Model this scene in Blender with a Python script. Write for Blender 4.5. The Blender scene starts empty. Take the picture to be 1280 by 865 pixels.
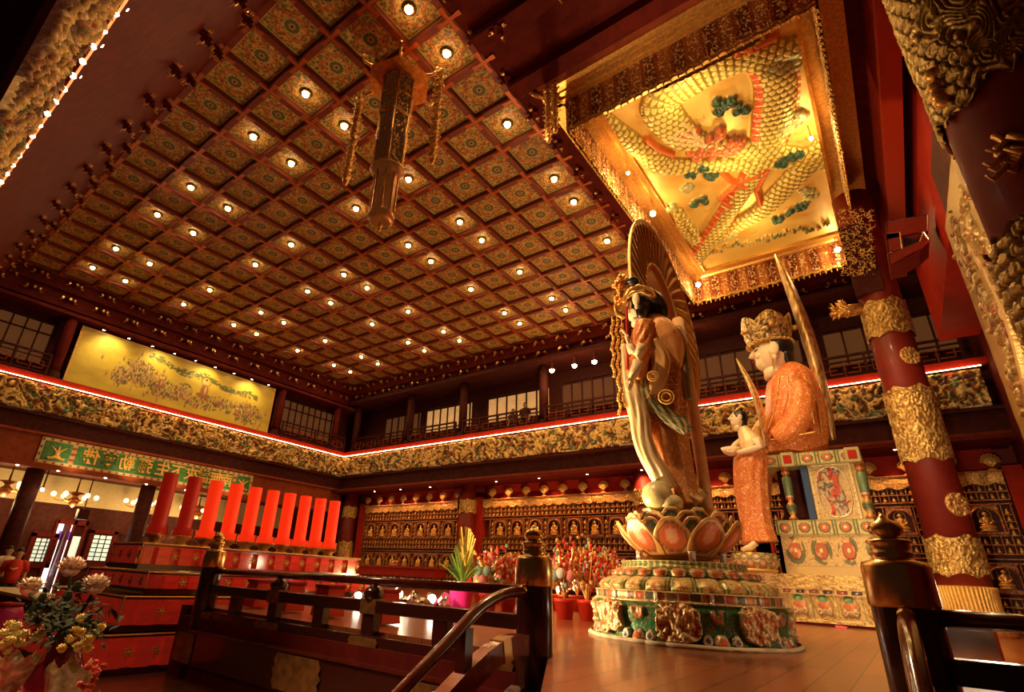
import bpy, bmesh, math, random
import numpy as np
from mathutils import Vector, Matrix
R_ = random.Random(7)
S = bpy.context.scene
COL = S.collection
PI = math.pi
# ------------------------------------------------------------ camera
FPX, PPX, PPY = 652.567, 586.323, 446.337
XD = (0.78941694, -0.20414299, -0.57891841); YD = (0.61206888, 0.33369999, 0.7169491); ZD = (0.04682494, -0.92030971, 0.38837799)
CAM = Vector((0, 0, 0.65))
cam_d = bpy.data.cameras.new('camera'); cam = bpy.data.objects.new('camera', cam_d); COL.objects.link(cam)
cam_d.sensor_width = 36; cam_d.lens = FPX / 1280 * 36
cam_d.shift_x = (640 - PPX) / 1280; cam_d.shift_y = (PPY - 432.5) / 1280
cam_d.clip_start = 0.05; cam_d.clip_end = 200
Rw = Matrix((XD, YD, ZD))
cam.matrix_world = Matrix.Translation(CAM) @ Matrix(((Rw[0][0], -Rw[0][1], -Rw[0][2]), (Rw[1][0], -Rw[1][1], -Rw[1][2]), (Rw[2][0], -Rw[2][1], -Rw[2][2]))).to_4x4()
S.camera = cam
FWD = Rw @ Vector((0, 0, 1))
def ray(px, py): return Rw @ Vector(((px - PPX) / FPX, (py - PPY) / FPX, 1))
def aty(px, py, y): r = ray(px, py); return CAM + r * (y / r.y)
def atx(px, py, x): r = ray(px, py); return CAM + r * (x / r.x)
def atz(px, py, z): r = ray(px, py); return CAM + r * ((z - CAM.z) / r.z)
def atd(px, py, d): r = ray(px, py); return CAM + r * (d / math.hypot(r.x, r.y))
# ------------------------------------------------------------ render look
S.view_settings.view_transform = 'Standard'; S.view_settings.look = 'None'
S.view_settings.gamma = 1; S.view_settings.use_curve_mapping = False
S.view_settings.exposure = 0.0
w = bpy.data.worlds.new('world'); S.world = w; w.use_nodes = True
w.node_tree.nodes['Background'].inputs[0].default_value = (1.0, 0.42, 0.18, 1)
w.node_tree.nodes['Background'].inputs[1].default_value = 0.02
WARM = (1.0, 0.60, 0.26)
def lamp(kind, loc, power, size=0.1, color=WARM, target=None, angle=60, blend=0.5):
    d = bpy.data.lights.new('lamp_light', kind); d.energy = power; d.color = color
    if kind == 'AREA': d.shape = 'RECTANGLE'; d.size, d.size_y = size
    else: d.shadow_soft_size = size
    if kind == 'SPOT': d.spot_size = math.radians(angle); d.spot_blend = blend
    o = bpy.data.objects.new('lamp_light', d); COL.objects.link(o); o.location = loc
    if target is not None: o.rotation_euler = (Vector(target) - Vector(loc)).to_track_quat('-Z', 'Y').to_euler()
    return o
# ------------------------------------------------------------ the hall's floods and spots, plus added fill lamps
P_CEIL = 66          # each ceiling downlight
LIGHTS = [
 # floor floods beside the rail, aimed at the standing figure
 ('SPOT', (-6.3, 7.2, 0.45), 2900, .12, (1, .62, .30), (-2.7, 8.4, 4.2), 70),
 ('SPOT', (-5.6, 6.2, 0.35), 650, .12, (1, .66, .34), (-2.7, 8.4, 1.4), 70),
 # spots high by the canopy and gallery cornice; added fill lamps are marked
 ('SPOT', (-4.3, 9.7, 11.3), 1900, .12, (1, .62, .30), (-2.6, 8.4, 4.5), 50),
 ('SPOT', (-6.2, 6.5, 11.8), 2600, .15, (1, .60, .28), (-2.4, 14.5, 3.5), 50),
 ('SPOT', (-12.7, 22.0, 10.9), 1500, .12, (1, .60, .28), (-2.6, 15.8, 6.0), 30),
 ('SPOT', (-7.0, 13.0, 0.4), 2600, .2, (1, .56, .22), (-11, 9.5, 12.6), 150),  # added uplight without a fixture, brightens the coffered ceiling
 ('SPOT', (-9.0, 17.0, 0.4), 1600, .2, (1, .56, .22), (-17, 13, 12.6), 150),  # second added uplight, for the coffers farther left
 ('SPOT', (-5.6, 3.6, 10.6), 3000, .15, (1, .60, .28), (-2.7, 8.3, 4.6), 42),  # added spot without a fixture, brightens the standing figure's upper body
 ('SPOT', (-1.2, 9.9, 11.3), 1400, .12, (1, .60, .28), (-1.0, 15.8, 2.5), 60),
]
for k, loc, p, sz, c, tg, an in LIGHTS: lamp(k, loc, p, sz, c, tg, an)
# ------------------------------------------------------------ mesh helpers
class MB:
    def __init__(s): s.v = []; s.f = []; s.m = []; s.c = []; s.cur = (1, 1, 1)
    def add(s, vs, fs, mi=0, cols=None):
        b = len(s.v); s.v += [tuple(v) for v in vs]; s.f += [tuple(b + i for i in f) for f in fs]; s.m += [mi] * len(fs)
        s.c += list(cols) if cols is not None else [s.cur] * len(vs)
        return s
    def box(s, a, b, mi=0):
        x0, y0, z0 = a; x1, y1, z1 = b
        return s.add([(x0,y0,z0),(x1,y0,z0),(x1,y1,z0),(x0,y1,z0),(x0,y0,z1),(x1,y0,z1),(x1,y1,z1),(x0,y1,z1)],
            [(0,3,2,1),(4,5,6,7),(0,1,5,4),(1,2,6,5),(2,3,7,6),(3,0,4,7)], mi)
    def hexa(s, p, mi=0):
        return s.add(p, [(0,3,2,1),(4,5,6,7),(0,1,5,4),(1,2,6,5),(2,3,7,6),(3,0,4,7)], mi)
    def lathe(s, prof, c=(0,0,0), n=24, mi=0, sx=1, sy=1, cols=None):
        vs = []; cc = []; fs = []; K = len(prof)
        for k, (r, z) in enumerate(prof):
            for i in range(n):
                a = 2*PI*i/n; vs.append((c[0]+r*sx*math.cos(a), c[1]+r*sy*math.sin(a), c[2]+z)); cc.append(cols[k] if cols else s.cur)
        for k in range(K-1):
            for i in range(n): j = (i+1) % n; fs.append((k*n+i, k*n+j, (k+1)*n+j, (k+1)*n+i))
        fs.append(tuple(range(n))[::-1]); fs.append(tuple(range((K-1)*n, K*n)))
        return s.add(vs, fs, mi, cc)
    def tube(s, pts, rad, n=8, mi=0, flat=1.0, ref=None, cols=None):
        pts = [Vector(p) for p in pts]; K = len(pts); rad = rad if isinstance(rad, (list, tuple)) else [rad]*K
        vs = []; fs = []; cc = []; up = None
        for k, p in enumerate(pts):
            t = (pts[min(k+1, K-1)] - pts[max(k-1, 0)]).normalized()
            if up is None:
                up = Vector(ref) if ref is not None else (Vector((0,0,1)) if abs(t.z) < .9 else Vector((1,0,0)))
            a = t.cross(up)
            if a.length < 1e-4: a = t.orthogonal()
            a.normalize(); b = a.cross(t).normalized()
            if ref is None: up = b
            for i in range(n):
                an = 2*PI*i/n; vs.append(p + a*(rad[k]*math.cos(an)) + b*(rad[k]*flat*math.sin(an))); cc.append(cols[k] if cols else s.cur)
        for k in range(K-1):
            for i in range(n): j = (i+1) % n; fs.append((k*n+i, k*n+j, (k+1)*n+j, (k+1)*n+i))
        fs.append(tuple(range(n))[::-1]); fs.append(tuple(range((K-1)*n, K*n)))
        return s.add(vs, fs, mi, cc)
    def ball(s, c, r, n=10, mi=0, rot=None):
        r = (r, r, r) if not isinstance(r, (tuple, list)) else r; h = max(4, n//2); vs = []; fs = []
        for k in range(h+1):
            t = PI*k/h
            for i in range(n):
                a = 2*PI*i/n; v = Vector((r[0]*math.sin(t)*math.cos(a), r[1]*math.sin(t)*math.sin(a), r[2]*math.cos(t)))
                if rot is not None: v = rot @ v
                vs.append(v + Vector(c))
        for k in range(h):
            for i in range(n): j = (i+1) % n; fs.append((k*n+j, k*n+i, (k+1)*n+i, (k+1)*n+j))
        return s.add(vs, fs, mi)
    def prism(s, poly, a, b, mi=0, frame=None):
        # poly in a local plane (u,v); extruded from depth a to b; frame = (origin, U, V, N)
        o, U, V, N = frame if frame else (Vector((0,0,0)), Vector((1,0,0)), Vector((0,0,1)), Vector((0,1,0)))
        n = len(poly); vs = [o + U*u + V*v + N*a for u, v in poly] + [o + U*u + V*v + N*b for u, v in poly]
        fs = [tuple(range(n)), tuple(range(2*n-1, n-1, -1))] + [(i, n+i, n+(i+1)%n, (i+1)%n) for i in range(n)]
        return s.add(vs, fs, mi)
    def beam(s, p, q, w_, h_, mi=0, up=(0,0,1)):
        p = Vector(p); q = Vector(q); t = (q-p).normalized(); a = t.cross(Vector(up))
        if a.length < 1e-4: a = t.orthogonal()
        a.normalize(); b = a.cross(t); a *= w_/2; b *= h_/2
        return s.hexa([p-a-b, p+a-b, q+a-b, q-a-b, p-a+b, p+a+b, q+a+b, q-a+b], mi)
    def grid(s, P, C=None, mi=0, wrap=False):
        # P: (n,m,3) numpy
        n, m = P.shape[:2]; b = len(s.v); s.v += [tuple(x) for x in P.reshape(-1, 3)]
        s.c += [tuple(x) for x in C.reshape(-1, 3)] if C is not None else [s.cur]*(n*m)
        I = np.arange(n*m).reshape(n, m) + b
        if wrap: I = np.concatenate([I, I[:, :1]], 1)
        F = np.stack([I[:-1,:-1], I[:-1,1:], I[1:,1:], I[1:,:-1]], -1).reshape(-1, 4)
        s.f += [tuple(x) for x in F.tolist()]; s.m += [mi]*len(F); return s
    def mesh(s, name, mats, smooth=False):
        me = bpy.data.meshes.new(name); me.from_pydata([tuple(map(float, v)) for v in s.v], [], s.f)
        for m in (mats if isinstance(mats, (list, tuple)) else [mats]): me.materials.append(m)
        if any(s.m): me.polygons.foreach_set('material_index', s.m)
        a = me.color_attributes.new('Col', 'FLOAT_COLOR', 'POINT')
        c = np.ones((len(s.v), 4), np.float32); c[:, :3] = np.array(s.c, np.float32).reshape(-1, 3); a.data.foreach_set('color', c.ravel())
        if smooth: me.polygons.foreach_set('use_smooth', [True]*len(me.polygons))
        me.update(); return me
def obj(name, mb, mats=None, parent=None, smooth=False, bevel=0, loc=None, autosmooth=False):
    me = mb.mesh(name, mats, smooth) if isinstance(mb, MB) else mb
    o = bpy.data.objects.new(name, me); COL.objects.link(o)
    if parent is not None: o.parent = parent
    if loc is not None: o.location = loc
    if bevel:
        b = o.modifiers.new('bevel', 'BEVEL'); b.width = bevel; b.segments = 2; b.limit_method = 'ANGLE'
    if autosmooth: me.polygons.foreach_set('use_smooth', [True]*len(me.polygons)); me.set_sharp_from_angle(angle=0.7) if hasattr(me, 'set_sharp_from_angle') else None
    return o
def tag(o, label, cat, group=None):
    o['label'] = label; o['category'] = cat
    if group: o['group'] = group
    return o
def empty(name, label, cat, loc=(0,0,0), group=None, rz=0):
    o = bpy.data.objects.new(name, None); COL.objects.link(o); o.location = loc; o.rotation_euler.z = rz; o.empty_display_size = .1
    return tag(o, label, cat, group)
def struct(name, mb, mats, parent=None, **k):
    o = obj(name, mb, mats, parent, **k)
    if parent is None: o['kind'] = 'structure'
    return o
def dup(root, loc=None, rz=None, scale=None, label=None):
    r = root.copy(); COL.objects.link(r)
    if loc is not None: r.location = loc
    if rz is not None: r.rotation_euler.z = rz
    if scale is not None: r.scale = scale
    if label: r['label'] = label
    for ch in list(root.children):
        c = ch.copy(); COL.objects.link(c); c.parent = r
        for g in list(ch.children): d = g.copy(); COL.objects.link(d); d.parent = c
    return r
O_ = ['zeroth','first','second','third','fourth','fifth','sixth','seventh','eighth','ninth','tenth','eleventh','twelfth','thirteenth','fourteenth','fifteenth','sixteenth','seventeenth','eighteenth','nineteenth']
T_ = {2:('twentieth','twenty'),3:('thirtieth','thirty'),4:('fortieth','forty'),5:('fiftieth','fifty'),6:('sixtieth','sixty'),7:('seventieth','seventy'),8:('eightieth','eighty'),9:('ninetieth','ninety')}
def ordw(n):
    if n < 20: return O_[n]
    if n >= 100: return 'hundred and ' + ordw(n-100) if n > 100 else 'hundredth'
    return T_[n//10][0] if n % 10 == 0 else T_[n//10][1] + '-' + O_[n % 10]
# ------------------------------------------------------------ numpy noise and painting
_rg = np.random.RandomState(3); _LAT = _rg.rand(256, 256)
def vn(x, y):
    xi = np.floor(x).astype(int); yi = np.floor(y).astype(int); fx = x-xi; fy = y-yi; fx = fx*fx*(3-2*fx); fy = fy*fy*(3-2*fy)
    g = lambda a, b: _LAT[a % 256, b % 256]
    return (g(xi,yi)*(1-fx)+g(xi+1,yi)*fx)*(1-fy) + (g(xi,yi+1)*(1-fx)+g(xi+1,yi+1)*fx)*fy
def fbm(x, y, o=3): return sum(vn(x*2**k+17*k, y*2**k+5*k)/2**k for k in range(o))/sum(1/2**k for k in range(o))
def mixc(C, col, m): m = np.clip(m, 0, 1)[..., None]; return C*(1-m) + np.array(col)*m
GOLD_C = (.75, .42, .09); GREEN_C = (.03, .17, .06); RED_C = (.42, .035, .015); CREAM_C = (.80, .62, .34); BLACK_C = (.012, .009, .009)
# ------------------------------------------------------------ materials
def mat(name, col, rough=.5, metal=0, emit=None, es=0, noise=0, nscale=8, coat=0, trans=0, bump=0, alpha=1, col2=None, ior=None):
    m = bpy.data.materials.new(name); m.use_nodes = True; nt = m.node_tree; b = nt.nodes['Principled BSDF']
    b.inputs['Base Color'].default_value = (*col, 1); b.inputs['Roughness'].default_value = rough; b.inputs['Metallic'].default_value = metal
    if ior: b.inputs['IOR'].default_value = ior
    if coat: b.inputs['Coat Weight'].default_value = coat; b.inputs['Coat Roughness'].default_value = .12
    if trans: b.inputs['Transmission Weight'].default_value = trans
    if emit: b.inputs['Emission Color'].default_value = (*emit, 1); b.inputs['Emission Strength'].default_value = es
    if noise or bump or col2:
        tc = nt.nodes.new('ShaderNodeTexCoord'); n = nt.nodes.new('ShaderNodeTexNoise'); n.inputs['Scale'].default_value = nscale; n.inputs['Detail'].default_value = 4
        nt.links.new(tc.outputs['Object'], n.inputs['Vector'])
        if noise or col2:
            r = nt.nodes.new('ShaderNodeValToRGB'); r.color_ramp.elements[0].position = .35; r.color_ramp.elements[1].position = .65
            r.color_ramp.elements[0].color = (*[c*(1-noise) for c in col], 1); r.color_ramp.elements[1].color = (*(col2 or [min(1, c*(1+noise)) for c in col]), 1)
            nt.links.new(n.outputs['Fac'], r.inputs['Fac']); nt.links.new(r.outputs['Color'], b.inputs['Base Color'])
        if bump:
            bp = nt.nodes.new('ShaderNodeBump'); bp.inputs['Strength'].default_value = bump; bp.inputs['Distance'].default_value = .02
            nt.links.new(n.outputs['Fac'], bp.inputs['Height']); nt.links.new(bp.outputs['Normal'], b.inputs['Normal'])
    return m
def vmat(name, rough=.45, metal=0, bump=0, nscale=30, filigree=None, coat=0, thr=.03):
    """base colour from the mesh's own painted colours, optional metal thread pattern"""
    m = mat(name, (1,1,1), rough, metal, coat=coat); nt = m.node_tree; b = nt.nodes['Principled BSDF']
    a = nt.nodes.new('ShaderNodeAttribute'); a.attribute_name = 'Col'; src = a.outputs['Color']
    tc = nt.nodes.new('ShaderNodeTexCoord')
    if filigree:
        n1 = nt.nodes.new('ShaderNodeTexNoise'); n1.inputs['Scale'].default_value = filigree[1]; n1.inputs['Detail'].default_value = 2; n1.inputs['Distortion'].default_value = 1.2
        nt.links.new(tc.outputs['Object'], n1.inputs['Vector'])
        s1 = nt.nodes.new('ShaderNodeMath'); s1.operation = 'SUBTRACT'; s1.inputs[1].default_value = .5; nt.links.new(n1.outputs['Fac'], s1.inputs[0])
        s2 = nt.nodes.new('ShaderNodeMath'); s2.operation = 'ABSOLUTE'; nt.links.new(s1.outputs[0], s2.inputs[0])
        s3 = nt.nodes.new('ShaderNodeMath'); s3.operation = 'LESS_THAN'; s3.inputs[1].default_value = thr; nt.links.new(s2.outputs[0], s3.inputs[0])
        mx = nt.nodes.new('ShaderNodeMix'); mx.data_type = 'RGBA'; nt.links.new(s3.outputs[0], mx.inputs['Factor']); nt.links.new(src, mx.inputs['A']); mx.inputs['B'].default_value = (*filigree[0], 1)
        src = mx.outputs['Result']
    nt.links.new(src, b.inputs['Base Color'])
    if bump:
        n = nt.nodes.new('ShaderNodeTexNoise'); n.inputs['Scale'].default_value = nscale; n.inputs['Detail'].default_value = 3; nt.links.new(tc.outputs['Object'], n.inputs['Vector'])
        bp = nt.nodes.new('ShaderNodeBump'); bp.inputs['Strength'].default_value = bump; bp.inputs['Distance'].default_value = .03
        nt.links.new(n.outputs['Fac'], bp.inputs['Height']); nt.links.new(bp.outputs['Normal'], b.inputs['Normal'])
    return m
M = {}
M['red'] = mat('red_lacquer', (.20, .016, .008), .38, coat=.1, noise=.12, nscale=3)
M['redb'] = mat('bright_red_paint', (.36, .022, .010), .42, noise=.1, nscale=3)
M['dark'] = mat('dark_brown_wood', (.060, .012, .008), .45, noise=.25, nscale=6)
M['darkred'] = mat('deep_red_wood', (.11, .010, .006), .5, noise=.2, nscale=4)
M['brown'] = mat('brown_beam_paint', (.26, .055, .018), .5, noise=.15, nscale=4)
for _k, _r in (('red', .5), ('redb', .55), ('dark', .62), ('darkred', .7), ('brown', .6)):
    _b = M[_k].node_tree.nodes['Principled BSDF']; _b.inputs['Specular IOR Level'].default_value = .12 if _k != 'red' else .4; _b.inputs['Roughness'].default_value = _r
M['gold'] = mat('gilt', (.80, .47, .13), .34, .75, noise=.2, nscale=14, bump=.25)
M['goldp'] = mat('gold_paint', (.78, .46, .11), .42, .35, noise=.15, nscale=20, bump=.3)
M['brass'] = mat('polished_brass', (.80, .56, .22), .26, 1.0)
M['goldrel'] = mat('gold_filigree', (.34, .15, .03), .4, .55, nscale=24, col2=(.95, .62, .2), bump=.9)
M['lac'] = mat('glossy_handrail_lacquer', (.105, .016, .008), .16, coat=.6, noise=.2, nscale=9)
M['lacd'] = mat('dark_rail_lacquer', (.045, .009, .006), .22, coat=.5)
M['bulb'] = mat('lit_bulb', (1,1,1), .3, emit=(1, .72, .34), es=75)
M['bulbs'] = mat('small_lit_bulb', (1,1,1), .3, emit=(1, .82, .55), es=22)
M['led'] = mat('light_strip_glow', (1,.5,.4), .3, emit=(1, .46, .18), es=28)
M['vf'] = vmat('gilded_frieze_relief', .38, .2, bump=.4, nscale=50)
M['niche'] = mat('niche_gilding', (.20, .035, .012), .45, .3, nscale=16, col2=(.55, .25, .07), bump=.5)
M['black'] = mat('black_hair_paint', BLACK_C, .35)
M['skin'] = mat('pale_cream_paint', (.86, .70, .44), .38, noise=.06, nscale=6)
M['skinp'] = mat('person_skin', (.55, .32, .2), .5)
M['cream'] = mat('cream_wall_paint', (.62, .50, .26), .6, noise=.05)
M['v'] = vmat('painted_relief', .42, .25, bump=.15)
M['vp'] = vmat('painted_surface', .5)
M['vg'] = vmat('gilded_relief', .36, .55, bump=.3, nscale=40)
M['robe'] = vmat('brocade_robe', .42, .12, filigree=((.85, .52, .18), 12.0), thr=.022, bump=.2)
M['robe2'] = vmat('fine_brocade_robe', .42, .12, filigree=((.95, .62, .22), 8.0), thr=.016, bump=.2)
M['vt'] = vmat('ornate_painted_relief', .42, .3, bump=.3, nscale=22, filigree=((.30, .15, .05), 13.0), thr=.022)
M['glass'] = mat('clear_acrylic', (1, .93, .9), .03, trans=1, ior=1.3)
M['chrome'] = mat('chrome', (.8,.8,.8), .12, 1)
M['flood'] = mat('lit_flood_glass', (1,1,1), .3, emit=(1, .86, .62), es=14)
# ============================================================ THE SETTING
CX, CY = 1.315, 1.362; C0X, C0Y = -27.516, 21.49; ZC = 12.65
NA, NB = 14, 17
GX0, GX1 = C0X-CX/2, C0X+CX*(NB-.5); GY1, GY0 = C0Y+CY/2, C0Y-CY*(NA-.5)
WLX, WBY = -28.25, 22.2       # frieze faces
ZF0, ZF1 = 6.32, 7.62
# coffered ceiling : one quad per coffer, UV 0..1 in each, painted by a procedural rosette
def coffer_mat():
    m = bpy.data.materials.new('coffer_rosette'); m.use_nodes = True; nt = m.node_tree; b = nt.nodes['Principled BSDF']; b.inputs['Roughness'].default_value = .6
    N = lambda t: nt.nodes.new(t); L = nt.links.new
    def mth(op, a, c=None, d=None):
        n = N('ShaderNodeMath'); n.operation = op
        for i, v in enumerate((a, c, d)):
            if v is None: continue
            if isinstance(v, (int, float)): n.inputs[i].default_value = v
            else: L(v, n.inputs[i])
        return n.outputs[0]
    uv = N('ShaderNodeUVMap'); uv.uv_map = 'uv'; sp = N('ShaderNodeSeparateXYZ'); L(uv.outputs[0], sp.inputs[0])
    x = mth('SUBTRACT', sp.outputs[0], .5); y = mth('SUBTRACT', sp.outputs[1], .5)
    r = mth('SQRT', mth('ADD', mth('MULTIPLY', x, x), mth('MULTIPLY', y, y))); th = mth('ARCTAN2', y, x)
    sq = mth('MAXIMUM', mth('ABSOLUTE', x), mth('ABSOLUTE', y))
    tc = N('ShaderNodeTexCoord'); vo = N('ShaderNodeTexVoronoi'); vo.inputs['Scale'].default_value = 13; L(tc.outputs['Object'], vo.inputs['Vector'])
    ra = N('ShaderNodeValToRGB'); L(vo.outputs['Distance'], ra.inputs['Fac']); e = ra.color_ramp.elements
    e[0].position = .1; e[0].color = (.03, .055, .018, 1); e[1].position = .8; e[1].color = (.66, .42, .10, 1)
    k = ra.color_ramp.elements.new(.42); k.color = (.26, .21, .05, 1)
    cur = ra.outputs['Color']
    def over(col, mask):
        nonlocal cur
        mx = N('ShaderNodeMix'); mx.data_type = 'RGBA'; L(mask, mx.inputs['Factor']); L(cur, mx.inputs['A']); mx.inputs['B'].default_value = (*col, 1); cur = mx.outputs['Result']
    band = lambda v, c, w_: mth('LESS_THAN', mth('ABSOLUTE', mth('SUBTRACT', v, c)), w_)
    star = mth('ADD', r, mth('MULTIPLY', mth('COSINE', mth('MULTIPLY', th, 8.0)), .035))
    star2 = mth('ADD', r, mth('MULTIPLY', mth('COSINE', mth('MULTIPLY', th, 4.0)), -.06))
    over((.50, .055, .015), band(star2, .37, .014)); over((.50, .06, .015), band(star, .27, .012)); over((.62, .36, .08), band(star, .235, .012))
    over((.30, .14, .03), mth('LESS_THAN', r, .17)); over((.05, .14, .06), band(mth('ADD', r, mth('MULTIPLY', mth('COSINE', mth('MULTIPLY', th, 12.0)), .02)), .11, .03))
    over((.65, .45, .14), band(r, .165, .009)); over((.55, .32, .08), band(r, .05, .012)); over((.03, .02, .02), mth('LESS_THAN', r, .03))
    over((.55, .40, .12), band(sq, .455, .012)); over((.05, .09, .03), band(sq, .48, .012))
    L(cur, b.inputs['Base Color'])
    return m
vs, fs, uvs = [], [], []
for a in range(NA):
    for b in range(NB):
        cx, cy = C0X+CX*b, C0Y-CY*a; n = len(vs); h, k = CX/2, CY/2
        vs += [(cx-h, cy-k, ZC+.12), (cx-h, cy+k, ZC+.12), (cx+h, cy+k, ZC+.12), (cx+h, cy-k, ZC+.12)]; fs.append((n, n+1, n+2, n+3))
        uvs += [(-.06, -.06), (-.06, 1.06), (1.06, 1.06), (1.06, -.06)]
me = bpy.data.meshes.new('ceiling'); me.from_pydata(vs, [], fs); me.materials.append(coffer_mat())
ul = me.uv_layers.new(name='uv'); ul.data.foreach_set('uv', np.array(uvs, np.float32).ravel())
ceiling = bpy.data.objects.new('ceiling', me); COL.objects.link(ceiling); ceiling['kind'] = 'structure'
mb = MB()
for b in range(NB+1): x = GX0+CX*b; mb.box((x-.085, GY0-.1, ZC-.02), (x+.085, GY1+.1, ZC+.15))
for a in range(NA+1): y = GY1-CY*a; mb.box((GX0-.1, y-.085, ZC-.021), (GX1+.1, y+.085, ZC+.149))
struct('ceiling_ribs', mb, mat('ceiling_rib_wood', (.20, .028, .010), .45, noise=.15), ceiling)
mb = MB()
for b in range(NB+1):
    for a in range(NA+1):
        x = GX0+CX*b; y = GY1-CY*a
        mb.box((x-.27, y-.045, ZC-.045), (x+.27, y+.045, ZC-.015)); mb.box((x-.045, y-.27, ZC-.046), (x+.045, y+.27, ZC-.016))
        for sx, sy in ((1,0),(-1,0),(0,1),(0,-1)): mb.box((x+sx*.27-.06, y+sy*.27-.06, ZC-.044), (x+sx*.27+.06, y+sy*.27+.06, ZC-.017))
struct('ceiling_rib_crosses', mb, mat('rib_cross_copper', (.50, .13, .035), .35, .4), ceiling)
# slab above and dark plank ceiling to the right and in front
mb = MB(); mb.box((-32, -4, ZC+.3), (6, 25, ZC+.5)); mb.box((GX1+.08, -2, ZC), (5, WBY, ZC+.3))
struct('ceiling_slab', mb, M['darkred'], ceiling)
# downlights -----------------------------------------------------------
proto = None; LA = [1,2,4,6,7,9,11,12]; LB = [1,3,6,8,11,13,16]
for ia, a in enumerate(LA):
    for ib, b in enumerate(LB):
        loc = (C0X+CX*b, C0Y-CY*a, ZC+.11)
        lab = 'lit ceiling downlight, %s lit row from the back wall, %s from the left' % (ordw(ia+1), ordw(ib+1))
        if proto is None:
            proto = empty('ceiling_downlight', lab, 'ceiling light', loc, 'downlights set in the coffered ceiling')
            mb = MB(); mb.lathe([(.13, 0), (.15, -.01), (.15, -.03), (.09, -.05), (.08, -.02)], n=16); obj('trim_ring', mb, M['brass'], proto, smooth=True)
            mb = MB(); mb.ball((0,0,-.07), (.085,.085,.06), 12); obj('bulb', mb, M['bulb'], proto, smooth=True)
        else: dup(proto, loc, label=lab)
        lamp('SPOT', (loc[0], loc[1], ZC-.06), P_CEIL, .07, (1, .56, .22), (loc[0], loc[1], 0), 150, .6)
# floors ---------------------------------------------------------------
def plank_mat():
    m = mat('varnished_floor_planks', (.3,.1,.03), .3, coat=.25); nt = m.node_tree; b = nt.nodes['Principled BSDF']
    tc = nt.nodes.new('ShaderNodeTexCoord'); mp = nt.nodes.new('ShaderNodeMapping'); mp.inputs['Rotation'].default_value = (0,0,PI/2)
    br = nt.nodes.new('ShaderNodeTexBrick'); br.inputs['Scale'].default_value = 1; br.inputs['Brick Width'].default_value = 1.9; br.inputs['Row Height'].default_value = .26
    br.inputs['Mortar Size'].default_value = .006; br.inputs['Color1'].default_value = (.36, .100, .024, 1); br.inputs['Color2'].default_value = (.27, .070, .018, 1); br.inputs['Mortar'].default_value = (.03, .008, .004, 1)
    nt.links.new(tc.outputs['Object'], mp.inputs['Vector']); nt.links.new(mp.outputs[0], br.inputs['Vector']); nt.links.new(br.outputs['Color'], b.inputs['Base Color'])
    return m
RY = 4.86; BX0 = -2.85                      # line of the front railing
mb = MB(); mb.box((-9.7, RY+.04, -.15), (4.2, 22.8, 0)); mb.hexa([(-1.96,3.3,-.15),(-.16,3.3,-.15),(-.16,RY+.04,-.15),(-2.82,RY+.04,-.15),(-1.96,3.3,0),(-.16,3.3,0),(-.16,RY+.04,0),(-2.82,RY+.04,0)]); mb.box((-28.2, 12.5, -.15), (-9.7, 22.8, 0)); struct('floor_platform', mb, plank_mat())
mb = MB(); mb.box((-32, -3, -1.1), (5, 25, -1.0)); struct('floor', mb, mat('dark_stone_floor', (.16,.05,.025), .25, noise=.2, nscale=2))
mb = MB(); mb.box((-9.7, RY-.12, -1), (-2.9, RY-.05, -.15)); mb.box((-.1, RY-.12, -1), (2, RY-.05, -.15)); mb.box((-9.8, RY-.1, -1), (-9.7, 12.5, 0)); mb.box((-28, 12.4, -1), (-9.7, 12.5, -.0))
struct('trim_platform_face', mb, M['darkred'])
mb = MB()
for i in range(5): mb.box((-1.96, 3.3-.33*(i+1), -1), (-.16, 3.3-.33*i, -.2*(i+1)))
tag(obj('staircase', mb, M['lacd']), 'dark wooden stair between the two curved handrails', 'stairs')
# left wall -------------------------------------------------------------
def aW(p): return p
mb = MB()
mb.box((-31.6, -2, -1), (-31.2, 25, 13)); struct('wall_left', mb, M['darkred'])
mb = MB(); mb.box((-31.25, -2, 2.95), (-31.15, 21, 4.35)); struct('trim_cream_band', mb, M['cream'])
mb = MB(); mb.box((-31.3, -1, 7.3), (-28.3, 22.5, 7.6)); mb.box((-31.3, 22.5, 7.3), (3.6, 25, 7.6)); struct('floor_gallery', mb, M['dark'])
def cornice(side):
    """stepped beams round the hall at frieze level"""
    def bx(mb, d0, d1, z0, z1):      # d = depth behind the frieze face
        if side == 'left': mb.box((WLX-d1, -1.5, z0), (WLX-d0, WBY+d1, z1))
        else: mb.box((WLX-d1, WBY+d0, z0), (3.4, WBY+d1, z1))
    mb = MB(); bx(mb, -.10, .6, 7.66, 7.93); bx(mb, .05, .9, 5.5, 6.28); bx(mb, -.12, .3, 6.22, 6.33); struct('trim_%s_cornice' % side, mb, M['dark'])
    mb = MB(); bx(mb, -.11, -.02, 7.72, 7.95); struct('trim_%s_rim' % side, mb, M['redb'])
    mb = MB(); bx(mb, -.02, .4, 5.30 if side == 'back' else 5.45, 5.56); struct('trim_%s_brown_beam' % side, mb, M['brown'])
cornice('left'); cornice('back')
mb = MB(); mb.box((-28.75, -1, 4.25), (-28.35, 22.5, 5.5)); mb.box((-28.9, -1, 4.05), (-27.95, 22.5, 4.27)); struct('trim_left_lintel', mb, M['brown'])
mb = MB(); mb.box((-31.2, -1, 4.2), (-28.8, 22.5, 4.35)); struct('ceiling_under_gallery', mb, M['dark'])
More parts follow.
